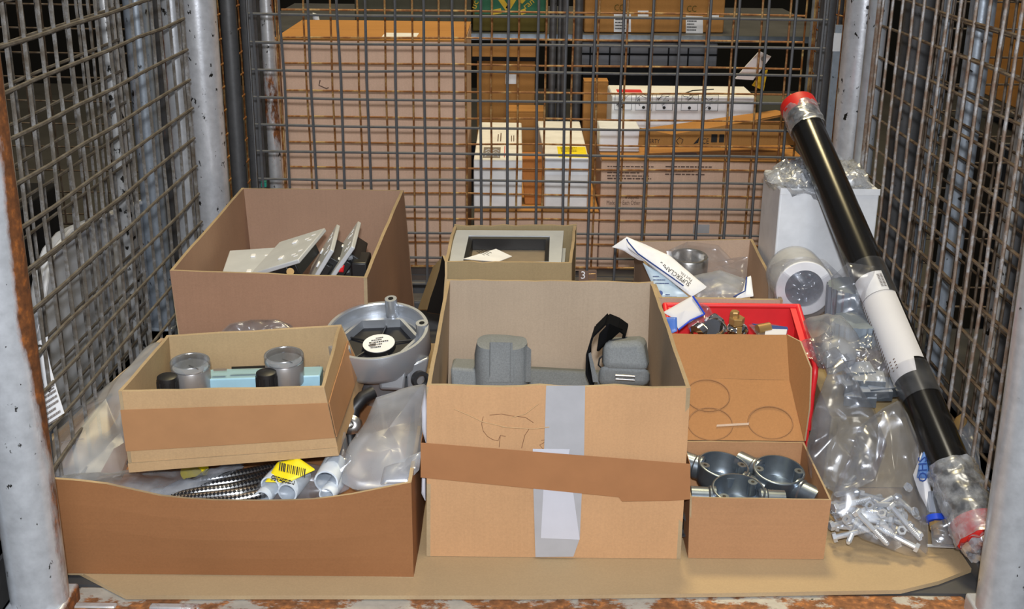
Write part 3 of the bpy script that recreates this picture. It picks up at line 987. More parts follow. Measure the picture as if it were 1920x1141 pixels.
card_ = thing('label_card', 'small white printed card lying across the top faceplate frame', 'card', (-0.0319,1.92,0.2295))
cq = [(-0.0819,1.905,0.2289), (-0.0236,1.9,0.2265), (-0.0008,1.935,0.2252), (-0.0282,1.965,0.2289)]
MB().slab(*cq, .0006).build('sheet', 'paper', card_)
textlines(V(cq[3]) + V((-.02, -.006, .0006)), V(cq[2]) - V(cq[3]), V(cq[3]) - V(cq[0]), .03, .022, 4, 'ink', card_, seed=4)
for k in range(2):
    pass
r3 = thing('plastic_sleeve', 'brownish clear sleeve marked with a white 3 beside the faceplate carton', 'sleeve', (0.127,1.93,0.1906))
MB().slab((0.1123,1.93,0.1715), (0.1429,1.93,0.1718), (0.1419,1.93,0.202), (0.1115,1.93,0.2017), .002).build('sleeve_body', plain('brown_sleeve', S(112, 92, 80), .3), r3)
text('3', (0.1144,1.928,0.1892), (1, 0, 0), (0, 0, 1), .019, 'white', r3)
MB().tube([(0.1285,1.928,0.1978),(0.1392,1.928,0.198),(0.1396,1.928,0.1885),(0.1288,1.928,0.1884)], .0006, 5, closed=True).build('emblem', 'brass', r3)
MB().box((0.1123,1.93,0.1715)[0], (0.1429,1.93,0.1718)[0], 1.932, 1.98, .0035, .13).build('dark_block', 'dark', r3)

# ---------------------------------------------------------------- contents: webbing cuffs in the front carton
def cuff_body(c, rx, ry, z0, z1, mat, root, name, taper=.94, seed=0):
    m = MB()
    n, k = 40, 9
    vs, fs = [], []
    for layer in (0,):
        for j in range(k):
            h = j / (k - 1)
            s = 1 - (1 - taper) * abs(2 * h - 1) ** 3 - layer * .2
            for i in range(n):
                t = 2 * math.pi * i / n
                x, y = math.cos(t), math.sin(t)
                e = .72
                p = V((c[0] + rx * s * math.copysign(abs(x) ** e, x), c[1] + ry * s * math.copysign(abs(y) ** e, y), z0 + (z1 - z0) * h))
                p += V((1, 1, .5)) * noise.noise(p * 40 + V((seed, 0, 0))) * .003
                vs.append(p)
    N = n * k
    for L in (0,):
        for j in range(k - 1):
            for i in range(n):
                i2 = (i + 1) % n
                f = (L + j * n + i, L + j * n + i2, L + (j + 1) * n + i2, L + (j + 1) * n + i)
                fs.append(f if L == 0 else f[::-1])
    fs.append(tuple(range(n))[::-1])
    vs.append(V((c[0], c[1], z1 + .004)))
    for i in range(n):
        fs.append(((k - 1) * n + i, (k - 1) * n + (i + 1) % n, len(vs) - 1))
    m.add(vs, fs)
    return m.build(name, mat, root, smooth=70)


cz = .17
lc = thing('webbing_cuff', 'rolled grey webbing cuff with stitched seam at the left of the front carton', 'cuff', (.006, 1.50, .15))
cp = (-0.0136,1.52,0.1931)
cuff_body((cp[0], 1.52), .037, .03, .0965, (-0.0139,1.52,0.2313)[2], 'cuff', lc, 'sleeve', .92, 2)
MB().slab((-0.0296,1.487,0.1865), (0.0032,1.486,0.1873), (0.0012,1.49,0.2423), (-0.0292,1.491,0.2423), .002, (4, 6), .001, 0, 3).build('seam_flap', 'cuff', lc)
for u in (918, 957):
    MB().tube([(-0.0289,1.488,0.1863),(-0.0284,1.488,0.2429)] if u == 918 else [(-0.0011,1.486,0.1875),(-0.0009,1.486,0.2433)], .0006, 5).build('stitching', 'cuff' if u > 920 else 'cuffd', lc)
MB().slab((0.0197,1.495,0.1837), (0.0263,1.5,0.1816), (0.0263,1.5,0.2288), (0.0204,1.495,0.236), .004, (2, 6), .002, 0, 4).build('end_flap', 'cuff', lc)
rc = thing('webbing_cuff', 'folded grey webbing pouch with a black strap looped over it, right of the front carton', 'cuff', (.16, 1.53, .15))
cp = (0.1527,1.55,0.1826)
MB().hexa([(0.1174,1.495,0.1801), (0.1856,1.495,0.1809), (0.2003,1.6,0.1335), (0.1258,1.6,0.1326), (0.1175,1.49,0.2116), (0.1832,1.485,0.2098), (0.1989,1.6,0.1625), (0.1248,1.6,0.1617)]).build('lower_pouch', 'cuff', rc, bevel=.008)
MB().hexa([(0.1217,1.487,0.2067), (0.1827,1.48,0.2088), (0.1989,1.6,0.1625), (0.1294,1.6,0.1618), (0.1224,1.495,0.2425), (0.1733,1.495,0.2461), (0.1888,1.58,0.2207), (0.1276,1.58,0.2168)]).build('pouch', 'cuff', rc, bevel=.009)
m = MB()
sp = [V(p) for p in [(0.1119,1.49,0.1868),(0.1045,1.495,0.2048),(0.1047,1.5,0.2297),(0.1117,1.51,0.2511),(0.1285,1.53,0.2607),(0.1441,1.54,0.251),(0.1561,1.555,0.2377),(0.1526,1.56,0.2248)]]
for i in range(len(sp) - 1):
    w = V((.006, .028, .005))
    m.slab(sp[i] - w * .5, sp[i] + w * .5, sp[i + 1] + w * .5, sp[i + 1] - w * .5, .003)
m.build('black_strap', 'blackmatt', rc, label='black hook-and-loop strap standing up')
MB().hexa([(0.1134,1.5,0.2259), (0.1257,1.5,0.2413), (0.1311,1.53,0.2298), (0.1185,1.53,0.2141), (0.1153,1.5,0.2526), (0.1289,1.5,0.2702), (0.1545,1.54,0.2441), (0.1316,1.54,0.2338)]).build('strap_fold', 'blackmatt', rc, bevel=.003)
MB().slab((0.1086,1.475,0.1932), (0.1157,1.475,0.1933), (0.1055,1.49,0.2298), (0.102,1.49,0.2282), .003, (2, 5), .001).build('strap_tail', 'cuffd', rc)
MB().tube([(0.1383,1.478,0.2022),(0.1638,1.478,0.201),(0.164,1.478,0.1956),(0.1385,1.478,0.1969)], .0013, 8, closed=True).build('buckle', 'gaugecase', rc)
MB().tube([(0.1242,1.5,0.223),(0.118,1.5,0.2168),(0.1168,1.5,0.2075),(0.1228,1.5,0.2014)], .0012, 6).build('buckle_loop', 'black', rc)
pl_ = thing('webbing_pad', 'long flat grey pad lying along the bottom between the two cuffs', 'pad', (.06, 1.56, .14))
MB().hexa([(0.0232,1.53,0.1616), (0.1817,1.53,0.153), (0.1896,1.6,0.1334), (0.0242,1.6,0.1423), (0.0231,1.55,0.1812), (0.1828,1.55,0.1734), (0.1885,1.6,0.1566), (0.0238,1.6,0.1639)]).build('pad', 'cuffd', pl_, bevel=.004)
pk = thing('webbing_block', 'small grey fabric block at the far left of the front carton', 'pad', (-.06, 1.52, .14))
MB().hexa([(-0.0803,1.5,0.1694), (-0.0471,1.5,0.1698), (-0.0497,1.58,0.1475), (-0.0845,1.58,0.1471), (-0.0821,1.51,0.198), (-0.0475,1.51,0.1953), (-0.0493,1.57,0.1867), (-0.0815,1.57,0.1879)]).build('block', 'cuff', pk, bevel=.004)
MB().box(-.09, .205, 1.37, 1.735, .01, .096).build('filler_pad', 'cardAi', boxA)

# ---------------------------------------------------------------- contents: clamp carton
MB().box(.24, .42, 1.815, 2.09, .01, .13).build('filler_pad', 'cardF', boxF)
ring = thing('steel_coupling', 'turned steel coupling ring in a clear bag, rear right carton', 'coupling', (0.2976,1.93,0.1924))
rc0 = (0.2953,1.93,0.2309)
MB().lathe([(.0255, -.05), (.0325, -.05), (.0325, -.002), (.031, 0), (.027, 0), (.0255, -.002)], rc0, (0, -.12, 1), 40, closed=True).build('ring', 'steel', ring)
MB().lathe([(0, -.04), (.0254, -.04), (.0254, -.038), (0, -.038)], rc0, (0, -.12, 1), 32).build('bore', 'dark', ring)
b = thing('clear_bag', 'clear polythene bag around the steel coupling in the rear right carton', 'bag', (0.3406,1.93,0.1929))
MB().bag([(0.2534,1.9,0.2479),(0.2966,1.96,0.2472),(0.3483,1.97,0.2391),(0.3739,1.95,0.2152),(0.4025,1.97,0.2188),(0.3951,1.93,0.1841),(0.3635,1.9,0.1797),(0.2985,1.88,0.1811),(0.2643,1.885,0.2068)], .012, .004, 12, 14, 64, 16).build('film', 'thin', b)
MB().bag([(0.2807,1.86,0.2151),(0.3432,1.9,0.2167),(0.3867,1.9,0.2014),(0.3736,1.85,0.1867),(0.3013,1.84,0.1857)], .010, .006, 13, 12, 56, 26).build('film', 'dusty', b)
sb = thing('printed_bag', 'white and blue printed bag lettered SUPERCLAMPS slanting out of the rear right carton', 'bag', (0.2409,1.86,0.2329))
q = [(0.1866,1.9,0.2718), (0.2555,1.88,0.2467), (0.3138,1.84,0.2058), (0.2867,1.82,0.196), (0.2401,1.85,0.2252), (0.1868,1.885,0.2581)]
qv = [V(p) for p in q]
m = MB()
n_ = (qv[4] - qv[2]).cross(qv[1] - qv[2]).normalized()
if n_.y > 0:
    n_ = -n_
m.bag(q, .007, .002, 15, 12, 60, 24).build('folded_front', 'paper', sb)
m = MB()
m.bag([(0.1629,1.9,0.2533),(0.1875,1.9,0.2718),(0.192,1.885,0.2581),(0.2157,1.87,0.2385),(0.2046,1.88,0.238),(0.1823,1.89,0.2501)], .003, .003, 16, 8, 40, 30).build('torn_corner', 'paper', sb)
MB().bag([(0.2115,1.87,0.2366),(0.2459,1.86,0.2193),(0.284,1.83,0.1926),(0.2396,1.83,0.1921),(0.2255,1.85,0.2087)], .006, .003, 17, 10, 48, 24).build('printed_back', plain('pale_blue_film', S(192, 210, 222), .35), sb)
MB().tube([V(p) + V((0, -.010, .002)) for p in [(0.1854,1.895,0.2696),(0.1878,1.89,0.2656),(0.2027,1.875,0.2513),(0.2253,1.862,0.2384),(0.2505,1.85,0.2235),(0.2738,1.838,0.2096)]], .0011, 6).build('blue_line', 'blueprint', sb)
bd = V((0.2436,1.835,0.2408)) - V((0.279,1.805,0.2216))
text('SUPERCLAMPS', V((0.2849,1.822,0.2178)), bd, V((0.2763,1.8,0.2277)) - V((0.2872,1.8,0.2401)), .0100, 'ink', sb, squeeze=1.0)
text('Part No.', V((0.287,1.822,0.2241)), bd, V((0.2763,1.8,0.2277)) - V((0.2872,1.8,0.2401)), .007, 'greyink', sb)
for v_, u0, u1 in ((514, 1224, 1240), (520, 1224, 1248), (526, 1229, 1255), (546, 1248, 1262), (550, 1248, 1271), (554, 1248, 1266)):
    textlines(V(((0.2249,1.835,0.2227)[0] + (u0 - 1224) * .00083, 1.835 - (v_ - 514) * .0004, (0.2249,1.835,0.2227)[2] - (v_ - 518) * .00082)), (1, 0, 0), (0, -.2, 1), (u1 - u0) * .00083, .0042, 1, 'blueprint', sb, seed=v_)
MB().lathe([(0, 0), (.004, 0), (.004, .0006), (0, .0006)], (0.236,1.818,0.2025), (0, -1, .4), 16).build('blue_emblem', 'blueprint', sb)
st = thing('bag_strip', 'white bag strip with dark blue line at the right of the clamp carton', 'bag', (0.3818,1.86,0.1934))
MB().bag([(0.3813,1.87,0.213),(0.3889,1.87,0.2167),(0.3896,1.84,0.1912),(0.3588,1.835,0.188),(0.3729,1.85,0.1967)], .003, .001, 18, 6, 32).build('strip', 'paper', st)
MB().tube([(0.3805,1.862,0.2165),(0.3756,1.842,0.1995),(0.3555,1.828,0.1941)], .0012, 6).build('blue_line', 'blueprint', st)

# ---------------------------------------------------------------- contents: red bin
MB().box(.252, .42, 1.635, 1.745, .008, .11).build('filler_pad', 'cardE', bin_)
fb = thing('zip_bag', 'white zip-top bag with blue edges standing at the left of the red bin', 'bag', (0.2564,1.7,0.1998))
MB().bag([(0.2262,1.7,0.2122),(0.2733,1.73,0.2286),(0.2878,1.7,0.2104),(0.2479,1.68,0.1927),(0.2404,1.69,0.2067)], .004, .0015, 19, 8, 44, 20).build('white_panel', 'nearwhite', fb)
MB().tube([(0.2729,1.722,0.2305),(0.2806,1.71,0.2212),(0.2872,1.692,0.2132)], .0014, 6).build('blue_edge', 'bluering', fb)
MB().tube([(0.2862,1.69,0.2131),(0.2656,1.682,0.2065),(0.2468,1.672,0.1948)], .0014, 6).build('blue_edge', 'bluering', fb)
MB().bag([(0.226,1.69,0.2082),(0.2452,1.685,0.2102),(0.245,1.67,0.1939),(0.2357,1.67,0.1895)], .003, .001, 20, 6, 32).build('blue_panel', plain('blue_card', S(70, 110, 190), .4), fb)
MB().bag([(0.2734,1.73,0.2269),(0.3003,1.73,0.2109),(0.3147,1.7,0.1902),(0.2864,1.68,0.1863),(0.2635,1.69,0.1934)], .008, .004, 21, 10, 48, 28).build('clear_film', 'thin', fb)
cf = thing('chrome_fitting', 'polished chrome pipe fitting lying in the red bin beside the zip bag', 'fitting', (0.2934,1.66,0.2024))
MB().lathe([(0, -.03), (.014, -.03), (.017, -.026), (.017, -.012), (.0145, -.009), (.0145, .0), (.018, .003), (.018, .014), (.012, .018), (0, .018)], (0.2925,1.655,0.205), (.7, .55, .30), 6).build('hex_body', 'chrome', cf, bevel=.0015)
MB().lathe([(.0105, -.034), (.0165, -.03), (.0165, -.02), (.012, -.02)], (0.2923,1.655,0.2084), (.7, .55, .30), 28, closed=True).build('collar', 'chrome', cf)
MB().lathe([(0, 0), (.012, 0), (.016, .003), (.016, .02), (.013, .024), (0, .024)], (0.3012,1.645,0.2022), (-.5, -.6, .5), 24).build('cap', 'chrome', cf)
bf = thing('brass_fitting', 'brass hex compression fitting with steel nut standing in the red bin', 'fitting', (0.338,1.67,0.1949))
MB().lathe([(0, 0), (.0105, 0), (.0115, .001), (.0115, .010), (.0105, .011), (0, .011)], (0.3317,1.67,0.2058), (0, -.1, 1), 6).build('hex_nut', 'brass', bf, smooth=20)
MB().lathe([(0, 0), (.007, 0), (.007, .009), (.006, .0105), (0, .0105)], (0.3282,1.672,0.2151), (0, -.1, 1), 6).build('hex_head', 'brass', bf, smooth=20)
MB().lathe([(0, -.035), (.017, -.035), (.017, -.008), (.014, -.002), (.010, 0), (0, 0)], (0.3334,1.67,0.2049), (0, -.1, 1), 28).build('steel_body', 'chrome', bf)
MB().box((0.3292,1.652,0.1974)[0], (0.3362,1.652,0.1975)[0], 1.650, 1.6525, (0.3334,1.652,0.1933)[2], (0.3324,1.652,0.2074)[2]).build('brass_key', 'brass', bf)
lb = thing('zip_bag', 'flat zip bag with white label and blue seal, right of the red bin', 'bag', (0.3846,1.66,0.1992))
MB().bag([(0.3541,1.69,0.1978),(0.3849,1.7,0.1961),(0.411,1.68,0.197),(0.4029,1.65,0.1982),(0.3594,1.65,0.196)], .005, .002, 22, 8, 40, 24).build('film', 'clear', lb)
MB().slab((0.3698,1.648,0.1977), (0.4009,1.648,0.1981), (0.4047,1.66,0.2019), (0.3733,1.66,0.2024), .001).build('white_label', 'nearwhite', lb)
MB().slab((0.3722,1.662,0.2016), (0.4068,1.662,0.2012), (0.4068,1.67,0.2024), (0.3566,1.68,0.2032), .001).build('blue_seal', 'blueprint', lb)
MB().lathe([(0, 0), (.008, 0), (.008, .02), (0, .02)], (0.3609,1.66,0.2006), (1, .3, .1), 16).build('small_fitting', 'brass', lb)

# ---------------------------------------------------------------- contents: round conduit boxes
def conduit_box():
    r = thing('conduit_box', 'x', 'conduit box', (0, 0, 0), 'round conduit boxes in the lidded carton')
    MB().lathe([(0, 0), (.024, 0), (.0285, .004), (.0305, .012), (.031, .0275), (.0315, .029), (.0305, .030), (.0290, .030), (.0285, .028), (.0275, .011), (.024, .0045), (.012, .0028), (0, .0028)], (0, 0, 0), (0, 0, 1), 40).build('bowl', 'galv', r, smooth=50)
    for s in (-1, 1):
        l = MB().lathe([(0, .012), (.0055, .012), (.0062, .028), (.0058, .0293), (0, .0293)], (s * .0245, 0, 0), (0, 0, 1), 14).build('screw_lug', 'galv', r)
        MB().lathe([(0, .0291), (.0021, .0291), (.0021, .0297), (0, .0297)], (s * .0245, 0, 0), (0, 0, 1), 10).build('screw_hole', 'black', l)
    for s in (-1, 1):
        d = V((math.cos(R(40)), -math.sin(R(40)), 0)) * s
        sp = MB().lathe([(.0120, .024), (.0150, .026), (.0152, .033), (.0136, .035), (.0136, .055), (.0116, .0555), (.0112, .051), (.0112, .03)], (0, 0, .0140), d, 24, closed=True).build('spout', 'galv', r, smooth=35)
        MB().lathe([(0, .044), (.0113, .044), (.0113, .043), (0, .043)], (0, 0, .0140), d, 18).build('bore', 'dark', sp)
    MB().box(-.006, .006, -.024, -.018, .0025, .0075).build('earth_pad', 'galv', r, bevel=.001)
    r.scale = (1.1, 1.1, 1.1)
    return r


cbx = conduit_box()
def put_cb(o, loc, rz, rx, ry, lab):
    o.location = loc
    o.rotation_euler = (R(rx), R(ry), R(rz))
    o['label'] = lab
put_cb(cbx, V((0.3568,1.455,0.0787)) - V((0, .006, .028)), 0, 8, 3, 'galvanised round conduit box at right with its threaded spout facing front')
put_cb(dup(cbx), V((0.2815,1.46,0.0816)) - V((0, .006, .028)), 14, 6, 6, 'galvanised round conduit box at rear left below the lid')
put_cb(dup(cbx), V((0.2939,1.398,0.0794)) - V((0, .006, .028)), 38, 7, -4, 'galvanised round conduit box nearest the front edge of the carton')
put_cb(dup(cbx), (.355, 1.425, .014), 20, 3, -2, 'galvanised round conduit box in the lower layer at right')
put_cb(dup(cbx), (.268, 1.425, .010), 80, 3, 2, 'galvanised round conduit box in the lower layer at left')

# ---------------------------------------------------------------- contents: gauge block in the small carton
gb = thing('gauge_manifold', 'pale blue manifold block with two round gauges and two black knobs in the small carton', 'gauge', (-0.3404,1.42,0.2048))
bz = (-0.3395,1.42,0.2196)[2]
MB().hexa([(-0.4371,1.415,0.1918), (-0.2442,1.415,0.1999), (-0.2496,1.475,0.1891), (-0.4515,1.475,0.1807), (-0.4352,1.415,0.2148), (-0.2432,1.415,0.2243), (-0.2487,1.475,0.2121), (-0.4496,1.475,0.2037)]).build('block', 'bluebody', gb, bevel=.002)
def gauge(c, r, h, lab):
    g = MB().lathe([(0, -h), (r * .94, -h), (r * .97, -h + .002), (r * .98, -.0095), (r * .96, -.0088), (0, -.0088)], c, (0, -.06, 1), 44).build('gauge', 'gaugecase', gb, label=lab, smooth=50)
    MB().lathe([(0, -.0087), (r * .9, -.0087), (r * .9, -.0080), (0, -.0080)], c, (0, -.06, 1), 40).build('dial', 'cream', g)
    MB().lathe([(r * .97, -.0092), (r, -.0085), (r * 1.01, -.0008), (r * .985, .0004), (r * .9, .0004), (r * .88, -.0005)], c, (0, -.06, 1), 44).build('clear_bezel', 'lens', g, smooth=50)
    MB().lathe([(0, 0), (r * .89, 0), (r * .89, -.0006), (0, -.0006)], c, (0, -.06, 1), 40).build('glass', 'glass', g)
    MB().tube([V(c) + V((-r * .1, r * .1, -.0072)), V(c) + V((r * .5, -r * .4, -.0072))], .0006, 5).build('needle', 'black', g)
    return g
gauge((-0.4075,1.416,0.2418), .0248, .038, 'round gunmetal gauge at the left of the block')
gauge((-0.288,1.416,0.2518), .0248, .038, 'round gunmetal gauge at the right of the block')
for u, v_ in ((313, 704), (499, 696)):
    c = (-0.4287,1.385,0.234) if u == 313 else (-0.3048,1.385,0.2412)
    k = MB().lathe([(0, -.04), (.0135, -.04), (.0132, -.006), (.0125, -.001), (.011, 0), (0, 0)], c, (0, -.05, 1), 28).build('black_knob', 'black', gb)
    for q in range(12):
        a = q * math.pi / 6
        MB().tube([V(c) + V((math.cos(a) * .0134, math.sin(a) * .0134, -.038)), V(c) + V((math.cos(a) * .0130, math.sin(a) * .0130, -.006))], .0009, 5).build('grip_ridge', 'black', k)
MB().slab((-0.3594,1.432,0.2255), (-0.3045,1.432,0.2283), (-0.3065,1.442,0.2264), (-0.3618,1.442,0.2236), .001).build('slot_or_shadow_gap', 'dark', gb)
MB().slab((-0.3811,1.425,0.2252), (-0.364,1.425,0.2261), (-0.3666,1.436,0.2238), (-0.3839,1.436,0.2228), .001).build('slot_or_shadow_gap', 'greyink', gb)
pb = thing('clear_bag', 'clear crumpled bag tucked at the right of the gauge block', 'bag', (-0.2562,1.45,0.208))
MB().bag([(-0.2753,1.5,0.1984),(-0.2572,1.5,0.2025),(-0.2441,1.47,0.2035),(-0.2481,1.44,0.1995),(-0.2635,1.45,0.1996)], .008, .005, 23, 8, 40, 50).build('film', 'clear', pb)
MB().hexa([(-.46, 1.37, .135), (-.25, 1.39, .150), (-.25, 1.52, .155), (-.46, 1.50, .135), (-.46, 1.37, .175), (-.25, 1.39, .185), (-.25, 1.52, .185), (-.46, 1.50, .175)]).build('filler_pad', 'cardCi', boxC)

# ---------------------------------------------------------------- cast aluminium fan housing
mt = thing('fan_housing', 'cast aluminium round motor housing with fan grille between the small and front cartons', 'motor', (-.185, 1.585, .14))
mc = V((-0.19,1.586,0.223))
mt.location = mc
ax = V((-.06, -.235, 1)).normalized()
def mpt(a, r, h):
    xx = (V((1, 0, 0)) - ax * ax.x).normalized()
    yy = ax.cross(xx)
    return mc + xx * (math.cos(R(a)) * r) + yy * (math.sin(R(a)) * r) + ax * h
MB().lathe([(.058, -.052), (.066, -.052), (.0755, -.046), (.079, -.038), (.079, -.002), (.078, 0), (.0735, 0), (.072, -.002), (.0715, -.019), (.0615, -.0195), (.0605, -.0215), (.0605, -.040), (.058, -.046)], mc, ax, 72, closed=True).build('rim', 'cast', mt, smooth=35)
m = MB()
hexo = [mpt(a, .064, -.0165) for a in range(0, 360, 60)]
hexi = [mpt(a, .0585, -.0165) for a in range(0, 360, 60)]
hexd = [mpt(a, .057, -.030) for a in range(0, 360, 60)]
hexe = [mpt(a, .066, -.0205) for a in range(0, 360, 60)]
vs = hexe + hexo + hexi + hexd
fs = []
for L in range(3):
    for k in range(6):
        fs.append((L * 6 + k, L * 6 + (k + 1) % 6, L * 6 + 6 + (k + 1) % 6, L * 6 + 6 + k))
m.add(vs, fs).build('hex_opening', 'cast', mt, smooth=20)
MB().lathe([(0, -.036), (.0575, -.036), (.0575, -.030), (0, -.030)], mc, ax, 6).build('fan_well', plain('blue_black_well', S(9, 10, 18), .6), mt)
for a in (10, 82, 154, 226, 298):
    MB().tube([mpt(a, .012, -.026), mpt(a, .055, -.028)], .0017, 6).build('fan_strut', 'black', mt)
fan_hub = MB().lathe([(0, -.030), (.025, -.030), (.025, -.0225), (.0245, -.022), (0, -.022)], mc + mpt(285, .006, 0) - mpt(0, 0, 0), ax, 40).build('fan_hub', 'black', mt)
hc = mc + mpt(285, .006, 0) - mpt(0, 0, 0)
MB().lathe([(0, -.0218), (.0242, -.0218), (.0242, -.0212), (0, -.0212)], hc, ax, 40).build('rating_label', 'cream', fan_hub)
lx, ly = V((.9, .2, .1)), V((-.2, 1, .2))
for k, w in enumerate((.012, .024, .03, .03, .022)):
    textlines(hc + ax * -.0211 + V((-w * .5, .014 - k * .0062, (.014 - k * .0062) * .235)), (1, .15, .09), V((-.15, 1, .235)), w, .0055, 1, 'ink', fan_hub, seed=k)
MB().prism([hc + ax * -.0209 + V(p) for p in ((-.013, -.010, -.0026), (-.004, -.008, -.0018), (-.004, -.001, 0), (-.013, -.003, -.0005))], ax * .0003).build('label_mark', 'greyink', fan_hub)
for a, up in ((186, .006), (76, .012), (7, .003), (232, .006)):
    p0, p1 = mpt(a, .0685, -.022), mpt(a, .0685, up)
    bs = MB().tube([p0, p0.lerp(p1, .7), p1], [.0104, .0098, .0094], 16).build('screw_boss', 'cast', mt)
    MB().tube([p1 - ax * .001, p1 + ax * .0004], .0042, 12).build('screw_hole', 'dark', bs)
# lower body
MB().lathe([(.0, -.125), (.040, -.125), (.042, -.12), (.046, -.072), (.054, -.060), (.058, -.050), (0, -.050)], mc + V((.004, 0, 0)), ax, 40).build('motor_body', 'cast', mt, smooth=40)
m = MB()
m.hexa([(-0.1815,1.53,0.1489), (-0.1442,1.525,0.1499), (-0.1484,1.57,0.1342), (-0.1862,1.57,0.1338), (-0.184,1.535,0.185), (-0.141,1.53,0.186), (-0.1447,1.57,0.171), (-0.1882,1.57,0.1705)])
m.build('cable_entry', 'cast', mt, bevel=.004)
m = MB()
m.hexa([(-0.1407,1.535,0.1439), (-0.1177,1.545,0.1455), (-0.1219,1.6,0.1256), (-0.1457,1.59,0.1255), (-0.1414,1.535,0.1855), (-0.1086,1.55,0.194), (-0.112,1.6,0.1796), (-0.1464,1.59,0.1693)])
m.build('side_boss', 'cast', mt, bevel=.004)
MB().lathe([(.008, 0), (.013, 0), (.013, .014), (.008, .014)], (-0.1219,1.525,0.1685), (.4, -1, .25), 24, closed=True).build('cable_gland', 'black', mt)
mt.scale = (.935, .935, .935)
# black hose with steel ferrule
bh = thing('black_hose', 'black hose with a steel ferrule hanging below the motor housing', 'hose', (-0.2124,1.47,0.1422))
MB().tube([(-0.1866,1.5,0.1643),(-0.1999,1.49,0.1607),(-0.2105,1.48,0.1494),(-0.2132,1.475,0.1359),(-0.2153,1.46,0.1233),(-0.2125,1.45,0.1046)], .009, 14).build('hose', 'black', bh)
MB().lathe([(0, -.004), (.011, -.004), (.013, 0), (.013, .012), (.009, .016), (.005, .0165), (0, .012)], (-0.2102,1.462,0.1326), (-.1, -.9, .5), 28).build('ferrule', 'steel', bh)
MB().lathe([(.0, -.012), (.014, -.012), (.014, -.003), (0, -.003)], (-0.2122,1.465,0.1273), (-.1, -.9, .5), 6).build('hex_nut', 'gaugecase', bh)


# ---------------------------------------------------------------- contents: front left tray
b = thing('clear_bag', 'grey clear polythene bag bulging over the left side of the tray', 'bag', (-0.5549,1.42,0.1154))
MB().bag([(-0.606,1.42,0.1071),(-0.6068,1.46,0.1227),(-0.5879,1.52,0.123),(-0.5422,1.56,0.1504),(-0.507,1.62,0.1878),(-0.4733,1.58,0.1876),(-0.4999,1.48,0.15),(-0.4999,1.42,0.1084),(-0.499,1.38,0.098),(-0.5395,1.35,0.1019),(-0.575,1.35,0.1127)], .03, .006, 31, 18, 84, 10).build('film', 'dusty', b)
MB().tube([V(p) + V((0, -.004, .004)) for p in [(-0.5691,1.385,0.1385),(-0.5557,1.39,0.1407),(-0.542,1.39,0.1416)]], .0009, 5).build('crease', 'thin', b)
b = thing('clear_bag', 'flat frosted bag lying along the front edge of the tray', 'bag', (-0.4761,1.34,0.1027))
MB().bag([(-0.5662,1.33,0.1195),(-0.5403,1.37,0.0951),(-0.4951,1.4,0.0954),(-0.439,1.42,0.0858),(-0.3922,1.43,0.0875),(-0.3965,1.34,0.1014),(-0.4243,1.32,0.1007),(-0.474,1.315,0.1138)], .010, .006, 32, 12, 72, 20).build('film', 'milky', b)
MB().bag([(-0.4322,1.325,0.1016),(-0.4012,1.32,0.1025),(-0.3605,1.36,0.1115),(-0.3426,1.4,0.1033),(-0.3792,1.38,0.104)], .008, .004, 33, 8, 44, 30).build('film', 'dusty', b)
MB().lathe([(0, 0), (.018, 0), (.018, .0006), (0, .0006)], (-0.4073,1.395,0.0974), (0, -.5, 1), 24).build('yellow_sticker', 'yellow', b)
MB().lathe([(0, 0), (.006, 0), (.007, .004), (.006, .016), (0, .016)], (-0.4454,1.335,0.0961), (1, -.1, .1), 16).build('hose_end', 'zinc', b)
hp = [([320,930,1.335], [400,922,1.325], [500,900,1.36]), ]
HS = [[(-0.4161,1.325,0.0966),(-0.3859,1.325,0.1044),(-0.3485,1.335,0.1054),(-0.3139,1.36,0.103),(-0.2877,1.4,0.0978)], [(-0.4075,1.318,0.0983),(-0.3637,1.315,0.1049),(-0.3258,1.322,0.1074),(-0.2939,1.36,0.0995),(-0.281,1.4,0.094)], [(-0.4116,1.37,0.0929),(-0.3772,1.37,0.0993),(-0.3466,1.385,0.0987),(-0.3175,1.41,0.0939),(-0.2954,1.44,0.0866)],
      [(-0.3634,1.312,0.0999),(-0.3305,1.312,0.1032),(-0.3002,1.325,0.1054),(-0.2805,1.36,0.0997),(-0.2743,1.4,0.0903)], [(-0.4136,1.352,0.0933),(-0.3761,1.352,0.1005),(-0.3414,1.362,0.1017),(-0.3135,1.39,0.0965),(-0.2917,1.42,0.0906)], [(-0.5018,1.415,0.0876),(-0.4975,1.43,0.0917),(-0.4801,1.43,0.0896),(-0.4633,1.43,0.0803),(-0.4397,1.42,0.0779)]]
HL = ['longest upper strand', 'strand second from the front edge', 'rear strand under the small carton', 'strand nearest the front edge', 'middle strand', 'short loop by the small carton']
for k, p in enumerate(HS):
    p = [V(q) for q in p]
    f = []
    for i in range(len(p) - 1):
        a, b_, c, d = p[max(i - 1, 0)], p[i], p[i + 1], p[min(i + 2, len(p) - 1)]
        for s in range(6):
            t = s / 6
            f.append(.5 * ((2 * b_) + (c - a) * t + (2 * a - 5 * b_ + 4 * c - d) * t * t + (3 * b_ - a - 3 * c + d) * t ** 3))
    f.append(p[-1])
    MB().tube(f, .0062, 14, uvs=(9, 300)).build('braided_hose', 'braid', label='silver and black braided hose in the tray, ' + HL[k], cat='hose', group='braided hoses in the tray')
m = MB()
m.hexa([(-.53, 1.32, .01), (-.14, 1.32, .01), (-.14, 1.6, .01), (-.53, 1.6, .01), (-.53, 1.33, .085), (-.14, 1.33, .085), (-.14, 1.6, .11), (-.53, 1.6, .115)])
m.build('filler_pad', 'cardB', tray)
yb = thing('label_bag', 'clear bag of frosted tube caps with a yellow barcode label at the tray front', 'bag', (-0.2639,1.345,0.1115))
